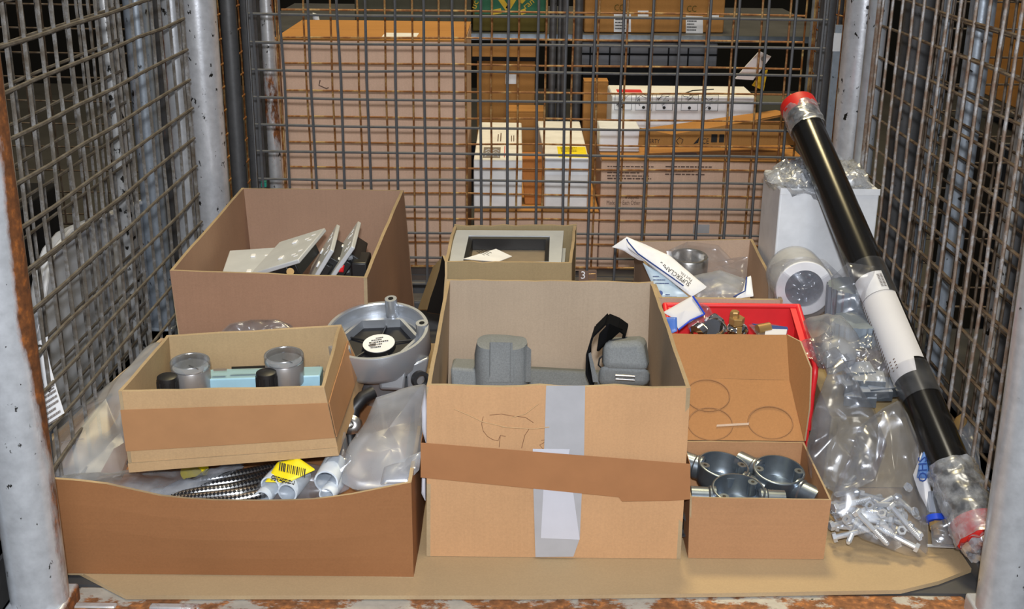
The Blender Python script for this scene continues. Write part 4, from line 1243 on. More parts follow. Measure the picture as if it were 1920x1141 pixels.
MB().bag([(-0.3195,1.315,0.101),(-0.3081,1.335,0.1177),(-0.2865,1.365,0.1292),(-0.2423,1.36,0.1248),(-0.2057,1.36,0.1193),(-0.198,1.325,0.1117),(-0.2199,1.315,0.1044),(-0.2686,1.312,0.101)], .014, .004, 35, 14, 72, 20).build('film', 'clear', yb)
lq = [V(p) for p in [(-0.3007,1.322,0.1209),(-0.2718,1.318,0.1226),(-0.2401,1.335,0.1317),(-0.2623,1.345,0.1425),(-0.2891,1.345,0.1363)]]
m = MB()
m.bag(lq, .0035, .0008, 36, 8, 44, 20)
m.build('yellow_label', 'yellow', yb)
ld_ = (lq[1] - lq[0]).normalized()
bdir = V((-0.2547,1.335,0.1301)) - V((-0.2806,1.335,0.1371))
barcode(V((-0.2823,1.32,0.1404)) + V((0, -.004, .0)), V((1, -.05, -.25)), V((.12, .35, 1)), .034, .010, 'ink', yb, 5, 14)
text('1-700-385', V((-0.2602,1.313,0.129)) + V((0, -.003, 0)), V((-1, .02, .22)), V((-.1, -.3, -1)), .0075, 'ink', yb)
textlines(V((-0.2889,1.316,0.1358)) + V((0, -.003, 0)), V((1, -.05, -.3)), V((.1, .3, 1)), .034, .006, 2, 'ink', yb, seed=8)
for k, (c, r, lab) in enumerate((((-0.2948,1.32,0.1155), .0125, 'frosted tube cap at the left under the yellow label'), ((-0.2726,1.312,0.1105), .0125, 'frosted tube cap in the middle of the front row'), ((-0.2261,1.322,0.1211), .0150, 'largest frosted tube cap at the right'), ((-0.3028,1.308,0.1043), .0105, 'frosted tube cap low at the left edge'), ((-0.2238,1.308,0.1096), .010, 'frosted tube cap low at the right, half behind the tray edge'))):
    MB().lathe([(r * .86, 0), (r, 0), (r * 1.02, .002), (r * .97, .045), (0, .046), (0, .043), (r * .85, .042)], V(c) + V((0, .002, 0)), (.25 if k != 2 else .1, 1, .05), 32, closed=True).build('tube_cap', 'translucent', label=lab, cat='cap', group='frosted caps in the tray')
b = thing('clear_bag', 'large clear polythene bag standing at the right end of the tray', 'bag', (-0.1624,1.4,0.1374))
MB().bag([(-0.1795,1.47,0.1697),(-0.1469,1.48,0.1789),(-0.1119,1.47,0.1882),(-0.1068,1.42,0.1512),(-0.1116,1.38,0.1417),(-0.1209,1.325,0.1251),(-0.1579,1.32,0.1171),(-0.1905,1.318,0.1134),(-0.2076,1.325,0.119),(-0.2061,1.37,0.1441),(-0.1881,1.42,0.1579)], .020, .007, 37, 16, 80, 12).build('film', 'dusty', b)
MB().bag([(-0.1557,1.335,0.1364),(-0.111,1.355,0.1489),(-0.1119,1.33,0.1358),(-0.1249,1.318,0.1258),(-0.1593,1.316,0.1221)], .004, .002, 38, 8, 44, 18).build('inner_sheet', 'milky', b)
b = thing('clear_bag', 'clear bag corner poking from under the small carton', 'bag', (-0.2118,1.36,0.1341))
MB().bag([(-0.2306,1.36,0.1324),(-0.2266,1.385,0.1574),(-0.2112,1.4,0.1534),(-0.2038,1.375,0.1342),(-0.1919,1.35,0.1335),(-0.2094,1.34,0.1258),(-0.2357,1.34,0.1292)], .008, .005, 39, 10, 48, 30).build('film', 'clear', b)
b = thing('clear_bag', 'glossy clear bag showing behind the small carton below the large pinkish carton', 'bag', (-0.3681,1.625,0.2121))
MB().bag([(-0.4256,1.62,0.197),(-0.4075,1.63,0.2131),(-0.3775,1.635,0.2182),(-0.3389,1.635,0.2186),(-0.32,1.635,0.2114),(-0.2974,1.61,0.1941),(-0.3649,1.6,0.1808)], .012, .007, 40, 12, 56, 34).build('film', 'clear', b)

# ---------------------------------------------------------------- paper tag on the left mesh
tg = thing('paper_tag', 'white paper tag with metal eyelet and barcode hanging on the left mesh', 'tag', (-0.5645,1.33,0.1954))
P = [(-0.5827,1.36,0.282),(-0.5605,1.36,0.2947),(-0.5618,1.355,0.2793),(-0.5554,1.345,0.2591),(-0.5474,1.335,0.2356),(-0.5379,1.325,0.2093),(-0.5629,1.32,0.1937),(-0.5695,1.335,0.2283),(-0.5747,1.345,0.2589)]
nrm = (V(P[5]) - V(P[0])).cross(V(P[1]) - V(P[0])).normalized()
MB().prism(P, nrm * .0006).build('sheet', 'paper', tg)
ty = (V(P[1]) - V(P[5])).normalized()
tx = (V(P[5]) - V(P[6])).normalized()
if tx.cross(ty).y > 0:
    nsign = -1
MB().lathe([(.0022, 0), (.0048, 0), (.0048, .0012), (.0022, .0012)], V((-0.5712,1.352,0.2832)) + V((.003, -.003, 0)), (.75, -.65, .1), 20, closed=True).build('eyelet', 'steel', tg)
barcode(V((-0.565,1.326,0.2379)) + V((.0022, -.0022, 0)), tx, ty, .006, .012, 'ink', tg, 9, 7)
textlines(V((-0.5616,1.322,0.2327)) + V((.0022, -.0022, 0)), tx, ty, .020, .038, 6, 'greyink', tg, seed=6)
textlines(V((-0.5555,1.326,0.2429)) + V((.0022, -.0022, 0)), tx, ty, .012, .006, 2, 'greyink', tg, seed=7)
MB().tube([(-0.5703,1.35,0.2847),(-0.5726,1.355,0.2965),(-0.5678,1.36,0.3152),(-0.5718,1.365,0.3236)], .0007, 5).build('string', 'nearwhite', tg)

# ---------------------------------------------------------------- right side: tape roll, lenses, brackets, bags
MB().box(.452, .560, 1.70, 1.90, .0035, .166).build('small_carton', 'cardF', label='small closed carton hidden in the bags under the white roll', cat='box')
roll = thing('tape_roll', 'white roll with a dark core wrapped in clear film before the white carton', 'tape roll', (0.4715,1.83,0.1637))
ro = V((0.4573,1.79,0.2215))
rax = V((.03, 1, -.02))
MB().lathe([(.0300, 0), (.0430, 0), (.0440, .001), (.0440, .085), (.0430, .086), (.0300, .086)], ro, rax, 56, closed=True).build('paper_band', 'white', roll, smooth=40)
MB().lathe([(0, .03), (.0298, .006), (.0298, .07), (0, .07)], ro, rax, 40).build('dark_core', 'gaugecase', roll)
MB().lathe([(.0450, .003), (.0458, .02), (.0462, .06), (.0452, .088), (.03, .09)], ro, rax, 48).build('film_sleeve', 'dusty', roll)
MB().bag([ro + V((math.cos(t) * .029, .008, math.sin(t) * .029)) for t in lin(0, 6.28, 25)[:-1]], .004, .004, 43, 12, 56, 60).build('crumpled_film', 'clear', roll)
MB().bag([ro + V((math.cos(t) * .0485, -.006 + .02 * (math.sin(t) > .6), math.sin(t) * .0485)) for t in lin(0, 6.28, 25)[:-1]], .002, .002, 44, 12, 64, 20).build('wrapping_film', 'thin', roll)
MB().bag([(0.4132,1.86,0.2347),(0.4238,1.8,0.267),(0.4835,1.79,0.2707),(0.5184,1.8,0.2374),(0.5136,1.8,0.2019),(0.4424,1.8,0.2453),(0.4157,1.8,0.2141),(0.4101,1.82,0.1757)], .006, .003, 45, 12, 64, 20).build('wrapping_film', 'thin', roll)

def ribbed(c, r, h, lab, mat='lens'):
    m = MB()
    n = 48
    vs, fs = [], []
    for j in range(5):
        z = -h + h * j / 4
        for i in range(n):
            t = 2 * math.pi * i / n
            k = r * (1 + .035 * (1 if i % 2 else -1)) * (.96 + .04 * (j / 4))
            vs.append(V(c) + V((math.cos(t) * k, math.sin(t) * k, z)))
    for j in range(4):
        for i in range(n):
            i2 = (i + 1) % n
            fs.append((j * n + i, j * n + i2, (j + 1) * n + i2, (j + 1) * n + i))
    fs.append(tuple(range(4 * n, 5 * n)))
    fs.append(tuple(range(n))[::-1])
    m.add(vs, fs)
    return m.build('ribbed_lens', mat, smooth=20, label=lab, cat='lens')


lensgrey = plain('smoked_lens', S(128, 138, 148), .25, 0, .6, .15)
ribbed((0.525,1.745,0.2426), .043, .062, 'grey ribbed lens dome in a clear bag beside the tape roll', lensgrey)
ribbed((0.505,1.66,0.2172), .036, .03, 'grey ribbed lens lying below the taller ribbed lens', lensgrey)
b = thing('clear_bag', 'clear polythene bag around the ribbed lens beside the black tube', 'bag', (0.5106,1.7,0.2196))
MB().bag([(0.475,1.71,0.2663),(0.498,1.71,0.2899),(0.535,1.7,0.2885),(0.546,1.68,0.2438),(0.5365,1.64,0.1918),(0.4955,1.63,0.1869),(0.4763,1.68,0.2096)], .014, .005, 46, 14, 64, 18).build('film', 'thin', b)
b = thing('clear_bag', 'grey glossy bag heap below the tape roll', 'bag', (0.4618,1.62,0.1905))
MB().bag([(0.4372,1.7,0.2018),(0.4659,1.68,0.2196),(0.4878,1.66,0.217),(0.5024,1.62,0.1992),(0.4852,1.58,0.1887),(0.4589,1.57,0.1859),(0.4404,1.56,0.1818),(0.4383,1.6,0.194)], .024, .009, 47, 16, 72, 20).build('film', 'dusty', b)
MB().bag([(0.4175,1.63,0.1944),(0.4598,1.62,0.211),(0.4902,1.6,0.1986),(0.4719,1.57,0.1901),(0.4349,1.57,0.1857)], .014, .012, 48, 12, 56, 50).build('film', 'clear', b)
MB().hexa([(.447, 1.545, .0035), (.59, 1.545, .0035), (.59, 1.69, .0035), (.447, 1.69, .0035), (.452, 1.55, .112), (.586, 1.55, .112), (.586, 1.69, .13), (.452, 1.69, .13)]).build('small_carton', ['cardE'], label='small brown carton under the bag of silver brackets at right', cat='box', bevel=.002)
bb = thing('clear_bag', 'clear bag over the silver brackets behind the tall clear bag', 'bag', (0.506,1.6,0.1577))
MB().bag([(0.4725,1.62,0.1988),(0.5237,1.63,0.212),(0.5349,1.58,0.1746),(0.5281,1.545,0.1447),(0.4837,1.54,0.144),(0.4695,1.58,0.1657)], .016, .010, 49, 14, 64, 40).build('film', 'clear', bb)
BR = ((1608,692, 1.575, 8), (1628,708, 1.56, -6), (1640,728, 1.55, 4), (1600,712, 1.565, 20), (1618,735, 1.55, -10), (1655,745, 1.545, 12))
pos = [(0.4915,1.585,0.1704),(0.5032,1.57,0.1637),(0.5107,1.56,0.1518),(0.4842,1.575,0.1565),(0.4906,1.56,0.1434),(0.5208,1.565,0.1547)]
BL = ['uppermost', 'second from top', 'largest in the middle', 'leftmost', 'lowest at the front', 'rightmost by the black tube']
for k, p in enumerate(pos):
    r_ = thing('metal_bracket', 'flat silver metal bracket in the bag by the black tube, ' + BL[k], 'bracket', p, 'silver brackets in the right-hand bag')
    m = MB()
    a = R(BR[k][3])
    cx, sx = math.cos(a), math.sin(a)
    def q(x, y, z):
        return (p[0] + x * cx - y * sx, p[1] + x * sx + y * cx, p[2] + z)
    m.hexa([q(-.022, -.012, -.002), q(.022, -.012, -.002), q(.022, .012, .004), q(-.022, .012, .004), q(-.022, -.012, .0005), q(.022, -.012, .0005), q(.022, .012, .0065), q(-.022, .012, .0065)])
    m.build('plate', 'zinc', r_)
    m = MB()
    m.hexa([q(-.022, -.0125, -.014), q(.022, -.0125, -.014), q(.022, -.0105, -.014), q(-.022, -.0105, -.014), q(-.022, -.0125, .0), q(.022, -.0125, .0), q(.022, -.0105, .0), q(-.022, -.0105, .0)])
    m.build('folded_lip', 'galv', r_)

# long black tube leaning into the rear right corner
tb = thing('black_tube', 'long black tube with a white label leaning across the right side', 'tube', (0.5923,1.335,0.0443))
A, B = V((0.5921,1.335,0.0458)), V((0.4866,2.06,0.4593))
tr = .0272
MB().tube([A.lerp(B, k / 12) for k in range(13)], tr, 40).build('pipe', 'tubeblack', tb)
d_ = (B - A).normalized()
side = d_.cross(V((0, 0, 1))).normalized()
up_ = side.cross(d_)
tocam = (V((0, 0, .82)) - A.lerp(B, .4))
tocam = (tocam - d_ * tocam.dot(d_)).normalized()
tside = tocam.cross(d_)
def tp(t, ang, r=tr):
    return A.lerp(B, t) + (tocam * math.cos(R(ang)) + tside * math.sin(R(ang))) * r
def wrap_patch(t0, t1, a0, a1, mat, name, r, lab=None, n=14, cut=None):
    m = MB()
    vs, fs = [], []
    for j in (0, 1):
        for i in range(n + 1):
            a = a0 + (a1 - a0) * i / n
            t = (t0 if not cut else t0 + cut(i / n)) if j == 0 else t1
            vs.append(tp(t, a, r))
    for i in range(n):
        fs.append((i, i + 1, n + 2 + i, n + 1 + i))
    return m.add(vs, fs).build(name, mat, tb, smooth=80, label=lab)
def t_at(v0):
    return v0
ring_t = lin(0, 1, 200)
wrap_patch(.295, .47, -62, 78, 'nearwhite', 'paper_label', tr + .0006, 'blank white paper label wrapped round the tube', 16, lambda x: .028 if x < .28 else 0)
wrap_patch(.4705, .515, -40, 60, 'paper', 'small_label', tr + .0008, None, 12)
if True:
    m = MB()
    for k in range(9):
        for g in range(2):
            t0 = .478 + k * .0034
            q4 = [tp(t0, -36 + g * 9, tr + .0011), tp(t0, -29 + g * 9, tr + .0011), tp(t0 + .002, -29 + g * 9, tr + .0011), tp(t0 + .002, -36 + g * 9, tr + .0011)]
            m.add(q4, [(0, 1, 2, 3)])
    m.build('barcode', 'greyink', tb, smooth=0)
    m = MB()
    for k in range(26):
        t0 = .32 + k * .0066
        m.add([tp(t0, 58, tr + .0011), tp(t0, 76, tr + .0011), tp(t0 + .0026, 76, tr + .0011), tp(t0 + .0026, 58, tr + .0011)], [(0, 1, 2, 3)])
    for k in range(4):
        t0 = .312 + k * .006
        m.add([tp(t0, 26, tr + .0011), tp(t0, 50, tr + .0011), tp(t0 + .002, 50, tr + .0011), tp(t0 + .002, 26, tr + .0011)], [(0, 1, 2, 3)])
    m.build('small_print', 'fadedink', tb, smooth=0)
for t0, t1 in ((.255, .318), (.468, .55)):
    MB().tube([A.lerp(B, t0), A.lerp(B, t1)], tr + .0013, 36, cap=False).build('clear_tape', 'thin', tb)
def scrappy(t0, t1, r, name, mat, seed, nt=26, amp=.005, n=44):
    m = MB()
    vs, fs = [], []
    for j in range(nt + 1):
        for i in range(n):
            a = 360 * i / n
            p = tp(t0 + (t1 - t0) * j / nt, a, r)
            c = A.lerp(B, t0 + (t1 - t0) * j / nt)
            w = 1 - abs(noise.noise(p * 60 + V((seed, 0, 0)))) * 2
            vs.append(p + (p - c).normalized() * (w * amp * .6 + noise.noise(p * 150) * amp * .5))
    for j in range(nt):
        for i in range(n):
            fs.append((j * n + i, j * n + (i + 1) % n, (j + 1) * n + (i + 1) % n, (j + 1) * n + i))
    return m.add(vs, fs).build(name, mat, tb, smooth=60)
film = clear('scrappy_film', (.84, .84, .84), .34, .1, .25, 60, .5, .004)
scrappy(-.006, .125, tr + .003, 'plastic_wrap', film, 3)
scrappy(.925, .985, tr + .002, 'plastic_wrap', film, 9, amp=.003)
MB().tube([A.lerp(B, .972), A.lerp(B, .99), A.lerp(B, 1.004)], [tr + .001, tr + .004, tr + .0035], 36).build('cap_sleeve', 'redfilm', tb)
def endcap(t, s, mat, name, rr, lab=None, seed=0):
    c = A.lerp(B, t)
    m = MB()
    vs, fs = [c + d_ * s * .012], []
    n = 32
    for j in (1, 2, 3, 4):
        for i in range(n):
            a = 360 * i / n
            p = tp(t, a, rr * j / 4)
            p += d_ * s * (.012 * math.cos(j / 4 * 1.5) + noise.noise(p * 90 + V((seed, 0, 0))) * .005)
            vs.append(p)
    for i in range(n):
        vs.append(tp(t - s * .03, 360 * i / n, rr))
    for i in range(n):
        i2 = (i + 1) % n
        fs.append((0, 1 + i, 1 + i2))
        for j in range(4):
            fs.append((1 + j * n + i, 1 + (j + 1) * n + i, 1 + (j + 1) * n + i2, 1 + j * n + i2))
    return m.add(vs, fs).build(name, mat, tb, smooth=60, label=lab)
endcap(0, -1, 'redfilm', 'end_cap', tr + .0022, 'red wrapped end cap on the floor', 2)
endcap(1.0, 1, 'redfilm', 'end_cap', tr + .0022, 'red end cap at the top')
MB().bag([tp(-.012, a, tr * 1.02) + d_ * .002 * (a % 3) for a in range(0, 360, 20)], .010, .008, 51, 12, 56, 60).build('end_film', clear('white_film', (.9, .9, .9), .5, .3, .2, 60, .8), tb)

# clear bags in front of the brackets, and the bag of bolts
b = thing('clear_bag', 'tall empty-topped clear bag between the red bin and the bolt bag', 'bag', (0.4363,1.44,0.0699))
MB().bag([(0.455,1.545,0.2056),(0.4707,1.535,0.1845),(0.498,1.51,0.1399),(0.5113,1.48,0.1063),(0.4877,1.445,0.0678),(0.4376,1.425,0.054),(0.4004,1.44,0.0734),(0.3983,1.46,0.1147),(0.4129,1.495,0.1537),(0.4363,1.53,0.1941)], .020, .009, 61, 18, 84, 20).build('film', 'clear', b)
boltfilm = clear('bolt_bag_film', (.93, .935, .95), .085, .05, .2, 16)
b = thing('bolt_bag', 'big clear bag gathered to a peak and filled with zinc bolts at front right', 'bag', (0.4881,1.4,0.0129))
MB().bag([(0.5247,1.5,0.1606),(0.535,1.49,0.1455),(0.5487,1.47,0.1116),(0.5503,1.45,0.0819),(0.5493,1.405,0.0426),(0.5385,1.36,0.0016),(0.5101,1.355,0.0082),(0.4562,1.365,0.025),(0.4204,1.38,0.0433),(0.4181,1.4,0.0673),(0.4457,1.435,0.1041),(0.466,1.47,0.1343),(0.5051,1.5,0.1485)], .026, .007, 62, 22, 96, 13).build('film', boltfilm, b)
def bolt_mesh(L=.058, r=.0036):
    m = MB()
    m.lathe([(0, 0), (.0062, 0), (.0068, .0008), (.0068, .0052), (0, .0052)], (0, 0, 0), (1, 0, 0), 6)
    m.lathe([(r, .0046), (r, L * .55), (r * .96, L * .56)] + [(r * (.86 if k % 2 else 1.02), L * .56 + k * .0011) for k in range(int(L * .42 / .0011))] + [(r * .7, L), (0, L)], (0, 0, 0), (1, 0, 0), 10)
    return m.build('hex_bolt', 'zinc', org=(0, 0, 0), smooth=30)
b0 = bolt_mesh()
BT = [((0.4442,1.375,0.0604), (0.4842,1.352,0.0237), 'zinc hex bolt with a bright head at the front left of the bolt bag'), ((0.5221,1.35,0.0207), (0.4739,1.372,0.0384), 'lowest zinc hex bolt in the bag, its bright head at far right'),
      ((0.4905,1.385,0.0647), (0.5255,1.358,0.03), 'long zinc bolt slanting down the middle of the bolt bag'), ((0.4181,1.385,0.0584), (0.4467,1.395,0.061), 'zinc bolt lying level at the left edge of the bolt bag')]
first = True
def put_bolt(a, b_, lab):
    global first
    o = b0 if first else dup(b0)
    first = False
    o.location = a
    o.rotation_euler = V((1, 0, 0)).rotation_difference((V(b_) - V(a)).normalized()).to_euler()
    o['label'], o['category'], o['group'] = lab, 'bolt', 'zinc bolts in the clear bag'
for a, b_, l in BT:
    put_bolt(a, b_, l)
rd = random.Random(12)
for k in range(34):
    u, w = rd.random(), rd.random()
    x = .418 + .118 * u
    y = 1.372 + .085 * w + .01 * u
    z = .010 + .034 * rd.random() * (1 - abs(u - .55)) + .016 * w
    an = rd.uniform(0, 6.28)
    dz = rd.uniform(-.25, .35)
    a = V((x, y, z))
    e = a + V((math.cos(an), math.sin(an), dz)).normalized() * .058
    if e.x > .555 or e.x < .413 or e.y < 1.352 or e.z < .008:
        e = a + (V((.49, 1.415, .035)) - a).normalized() * .058
    put_bolt(a, e, 'zinc hex bolt among the loose pile inside the front right bag')
for k, p in enumerate(((0.471,1.4,0.0539), (0.4808,1.378,0.0529), (0.519,1.41,0.0749), (0.5241,1.39,0.0506), (0.4351,1.372,0.048), (0.5017,1.362,0.039))):
    MB().lathe([(.0034, 0), (.0062, 0), (.0064, .001), (.0064, .0045), (.0062, .0052), (.0034, .0052)], p, (rd.uniform(-1, 1), rd.uniform(-1, 0), .8), 6, closed=True).build('hex_nut', 'zinc', smooth=20, label='zinc hex nut among the bolts in the front right bag', cat='nut', group='zinc nuts in the clear bag')
# blue printed packet and push-fit connector beside the tube
bp_ = thing('printed_packet', 'blue and white printed packet standing between the bolt bag and the black tube', 'packet', (0.5496,1.43,0.0764))
MB().bag([(0.5533,1.46,0.1126),(0.555,1.44,0.0871),(0.5562,1.425,0.0673),(0.5585,1.4,0.0455),(0.5487,1.4,0.0454),(0.5386,1.42,0.0658),(0.5324,1.43,0.0841)], .005, .002, 66, 10, 48, 24).build('white_film', 'nearwhite', bp_)
MB().bag([V(p) + V((0, -.004, .003)) for p in [(0.5517,1.455,0.1126),(0.5534,1.438,0.0897),(0.5508,1.43,0.078),(0.5352,1.428,0.0797),(0.5411,1.44,0.0964)]], .004, .001, 67, 8, 40, 24).build('blue_print_panel', plain('mid_blue_film', S(84, 120, 180), .35), bp_)
text('OHS', V((0.5451,1.412,0.0835)), V((-.05, .28, 1)) * 1.0, V((-1, -.1, 0)), .017, 'blueprint', bp_)
cn = thing('push_connector', 'blue-collared brass push-fit connector beside the foot of the black tube', 'connector', (0.5552,1.38,0.0253))
ca, cb_ = V((0.5573,1.42,0.0621)), V((0.556,1.385,0.0319))
dn = (cb_ - ca).normalized()
MB().tube([ca, ca.lerp(cb_, .72)], .0105, 18).build('clear_sleeve', 'lens', cn)
MB().tube([ca.lerp(cb_, .68), ca.lerp(cb_, .84)], .0125, 20).build('blue_collar', 'bluering', cn)
MB().lathe([(0, 0), (.0095, 0), (.0095, .010), (0, .010)], ca.lerp(cb_, .86), dn, 6).build('brass_nut', 'brass', cn, smooth=20)
MB().tube([cb_ + dn * .003, cb_ + dn * .012], .0065, 14).build('thread', 'brass', cn)
MB().tube([V((0.5383,1.365,0.0166)), V((0.5756,1.365,0.0155))], .0022, 8).build('steel_pin', 'zinc', label='thin steel pin lying on the sheet beside the bolt bag', cat='pin')
b = thing('clear_bag', 'clear film bag lying along the right mesh beyond the black tube', 'bag', (0.6225,1.42,0.0589))
MB().bag([(0.6101,1.5,0.1218),(0.6248,1.51,0.131),(0.633,1.5,0.1301),(0.6257,1.48,0.0996),(0.6351,1.44,0.0722),(0.6501,1.42,0.0632),(0.6336,1.38,0.0341),(0.6219,1.37,0.0319),(0.6144,1.42,0.0667),(0.6103,1.47,0.0964)], .008, .005, 68, 14, 72, 24).build('film', 'clear', b)
MB().lathe([(0, 0), (.007, 0), (.008, .012), (.005, .02), (0, .02)], (0.6101,1.5,0.1218), (.3, -.2, 1), 12).build('brass_end', 'brass', b)
MB().bag([(0.5414,1.37,0.0426),(0.5731,1.37,0.0624),(0.5829,1.36,0.0295),(0.577,1.355,0.0199),(0.5431,1.36,0.0197)], .006, .004, 69, 10, 48, 34).build('connector_film', 'clear', cn)


# ---------------------------------------------------------------- goods in the stillage behind
def sbx(name, label, rect, y0, depth, mat, **k):
    x0, x1, z0, z1 = rect
    return solidbox(name, label, x0, x1, y0, y0 + depth, max(z0, k.pop('zmin', z0)), z1, mat, **k)


r_ = (-0.4792,-0.0984,-0.0739,0.5192)
bigb = sbx('large_carton', 'very large pinkish-brown carton standing behind the rear gate at left', (r_[0], r_[1], .0505, r_[3]), 2.43, .34, 'cardBack', topmat='cardO')  # ochre flaps paint warm overhead light onto the pinkish-brown top
MB().box(r_[1] - .17, r_[1] - .10, 2.46, 2.54, r_[3], r_[3] + .0006).build('tape_patch', 'cream', bigb)
MB().tube([(-0.3897,2.428,0.4383), (-0.3923,2.428,0.4277), (-0.3776,2.428,0.4214), (-0.3732,2.428,0.4236)], .0012, 5).build('torn_mark', 'fadedink', bigb)
r_ = (-0.0797,0.1769,0.0736,0.1801)
low = sbx('low_carton', 'low brown carton under the two long white boxes behind the gate', (r_[0], r_[1], .0505, r_[3]), 2.40, .42, 'cardBack', topmat='cardO')  # top tinted ochre to carry the yellow light from above
zl = r_[3] + .0005
r_ = (-0.0815,0.0182,0.1842,0.2852)
w1 = sbx('long_white_box', 'long narrow white box with a small dark emblem on top, left of the pair', (r_[0], r_[1], zl, r_[3]), 2.42, .40, 'cream', seam=False)
x0, x1, zt = r_[0], r_[1], r_[3]
ex = V((x0 + .020, 2.442, zt))
def topq(x, y, w, d, mat, par, name, h=.0004, z=None):
    MB().box(x, x + w, y, y + d, (z or zt) - .0001 - .003, (z or zt) - .003 + h).build(name, mat, par)
topq(x0 + .018, 2.432, .036, .105, 'greyink', w1, 'emblem_square')
for k in range(2):
    for j in range(3):
        bx_ = x0 + .023 + k * .015
        MB().tube([(bx_, 2.445 + j * .026, zt - .0022), (bx_ + .006, 2.462 + j * .026, zt - .0022), (bx_ + .012, 2.445 + j * .026, zt - .0022)], .0014, 5).build('emblem_chevron', 'nearwhite', w1)
textlines((x0 + .045, 2.60, zt - .003), (0, 1, 0), (-1, 0, 0), .10, .012, 2, 'fadedink', w1, seed=11)
textlines((x0 + .075, 2.60, zt - .003), (0, 1, 0), (-1, 0, 0), .08, .010, 2, 'fadedink', w1, seed=12)
textlines((x0 + .07, 2.76, zt - .003), (1, 0, 0), (0, 1, 0), .02, .02, 2, 'greyink', w1, seed=13)
for xx in (x0 + .062, x1 - .012):
    topq(xx, 2.44, .0015, .11, 'redfilm', w1, 'red_line')
r_ = (0.0642,0.154,0.188,0.2867)
w2 = thing('long_white_box', 'long narrow white box with a yellow sticker on top, right of the pair', 'box', ((r_[0] + r_[1]) / 2, 2.5, zl))
MB().hexa([(r_[0], 2.42, zl), (r_[1], 2.42, zl), ((0.1552,2.82,0.3208)[0], 2.82, zl), ((0.0552,2.82,0.3198)[0], 2.82, zl), (r_[0], 2.42, r_[3]), (r_[1], 2.42, r_[3]), ((0.1552,2.82,0.3208)[0], 2.82, r_[3]), ((0.0552,2.82,0.3198)[0], 2.82, r_[3])]).build('body', 'cream', w2, bevel=.003)
MB().box(r_[0] + .028, r_[1] - .002, 2.425, 2.53, r_[3], r_[3] + .0005).build('yellow_sticker', 'yellow', w2)
textlines((r_[0] + .035, 2.52, r_[3] + .0005), (1, 0, 0), (0, 1, 0), .035, .045, 4, 'olive', w2, seed=15)
MB().box(r_[0] + .001, r_[1] - .001, 2.4185, 2.4195, r_[3] - .035, r_[3] - .001).build('clear_tape', 'whiteboard', w2)
bk = thing('wood_block', 'orange-brown wooden post lying between the two long white boxes', 'wood', (.03, 2.6, zl))
q0, q1 = (0.0246,2.45,0.1792), (0.0626,2.45,0.1796)
MB().hexa([(q0[0], 2.45, zl), (q1[0], 2.45, zl), (q1[0] + .0, 2.50, zl), (q0[0], 2.50, zl), ((0.0146,2.47,0.2701)[0], 2.47, (0.0146,2.47,0.2746)[2]), ((0.0591,2.47,0.2706)[0], 2.47, (0.059,2.47,0.2751)[2]), ((0.0591,2.47,0.2706)[0], 2.53, (0.059,2.47,0.2751)[2]), ((0.0146,2.47,0.2701)[0], 2.53, (0.0146,2.47,0.2746)[2])]).build('timber', 'wood', bk, bevel=.002)
r_ = (0.0059,0.0542,0.1879,0.3059)
bk2 = sbx('stacked_carton', 'narrow orange-brown carton seen between the long white boxes', (r_[0] - .02, r_[1] + .02, .0505, r_[3]), 2.84, .08, 'cardO')
r_ = (0.1804,0.6003,0.0301,0.2829)
mf = sbx('printed_carton', 'wide printed pinkish-brown carton behind the gate at right reading Made For Each Other', (r_[0], r_[1], .0505, r_[3]), 2.43, .16, 'cardBack', topmat='cardO')  # top flaps coloured as lit by the warm lamp, board is pinkish-brown
zp = r_[3]
text('Made For Each Other', V((0.1936,2.428,0.1879)), (1, 0, 0), (0, 0, 1), .0128, 'fadedink', mf, squeeze=.62)
text('& Supplies', V((0.2318,2.428,0.2009)), (1, 0, 0), (0, 0, 1), .011, 'fadedink', mf, squeeze=.62)
textlines(V((0.1929,2.429,0.2094)), (1, 0, 0), (0, 0, 1), .036, .008, 1, 'fadedink', mf, seed=21)
textlines(V((0.1929,2.429,0.2701)), (1, 0, 0), (0, 0, 1), .098, .026, 4, 'fadedink', mf, seed=22)
textlines(V((0.3121,2.429,0.2714)), (1, 0, 0), (0, 0, 1), .098, .024, 3, 'fadedink', mf, seed=23)
textlines(V((0.1938,2.429,0.2455)), (1, 0, 0), (0, 0, 1), .102, .008, 1, 'fadedink', mf, seed=24)
MB().box((0.3379,2.45,0.2892)[0], (0.3841,2.45,0.2897)[0], 2.46, 2.50, zp, zp + .0004).build('barcode_patch', 'fadedink', mf)
MB().box((0.3766,2.425,0.1368)[0], (0.41,2.425,0.1372)[0], 2.4255, 2.4295, (0.3771,2.425,0.1288)[2], (0.376,2.425,0.1472)[2]).build('staple_plate', 'zinc', mf)
r_ = (0.2086,0.5207,0.2899,0.3782)
r_ = (0.2127,0.525,0.2704,0.3841)
pg = solidbox('pictogram_box', 'white box printed with five black instruction pictograms on its front', r_[0], r_[1], 2.62, 2.76, .0505, r_[3], 'whiteboard', seam=False)
MB().box(r_[0] + .002, r_[1] - .002, 2.622, 2.758, r_[3] - .003, r_[3] - .0024).build('cream_top', 'cream', pg)
MB().box((0.2273,2.66,0.3912)[0], (0.2824,2.66,0.3918)[0], 2.66, 2.70, r_[3] - .003, r_[3] - .002).build('red_print', 'redfilm', pg)
MB().tube([((0.3747,2.65,0.3967)[0], 2.65, r_[3] - .002), ((0.3964,2.68,0.3956)[0], 2.69, r_[3] - .002), ((0.4468,2.7,0.3953)[0], 2.71, r_[3] - .002)], .0018, 5).build('curve_print', 'ink', pg)
rp_ = random.Random(5)
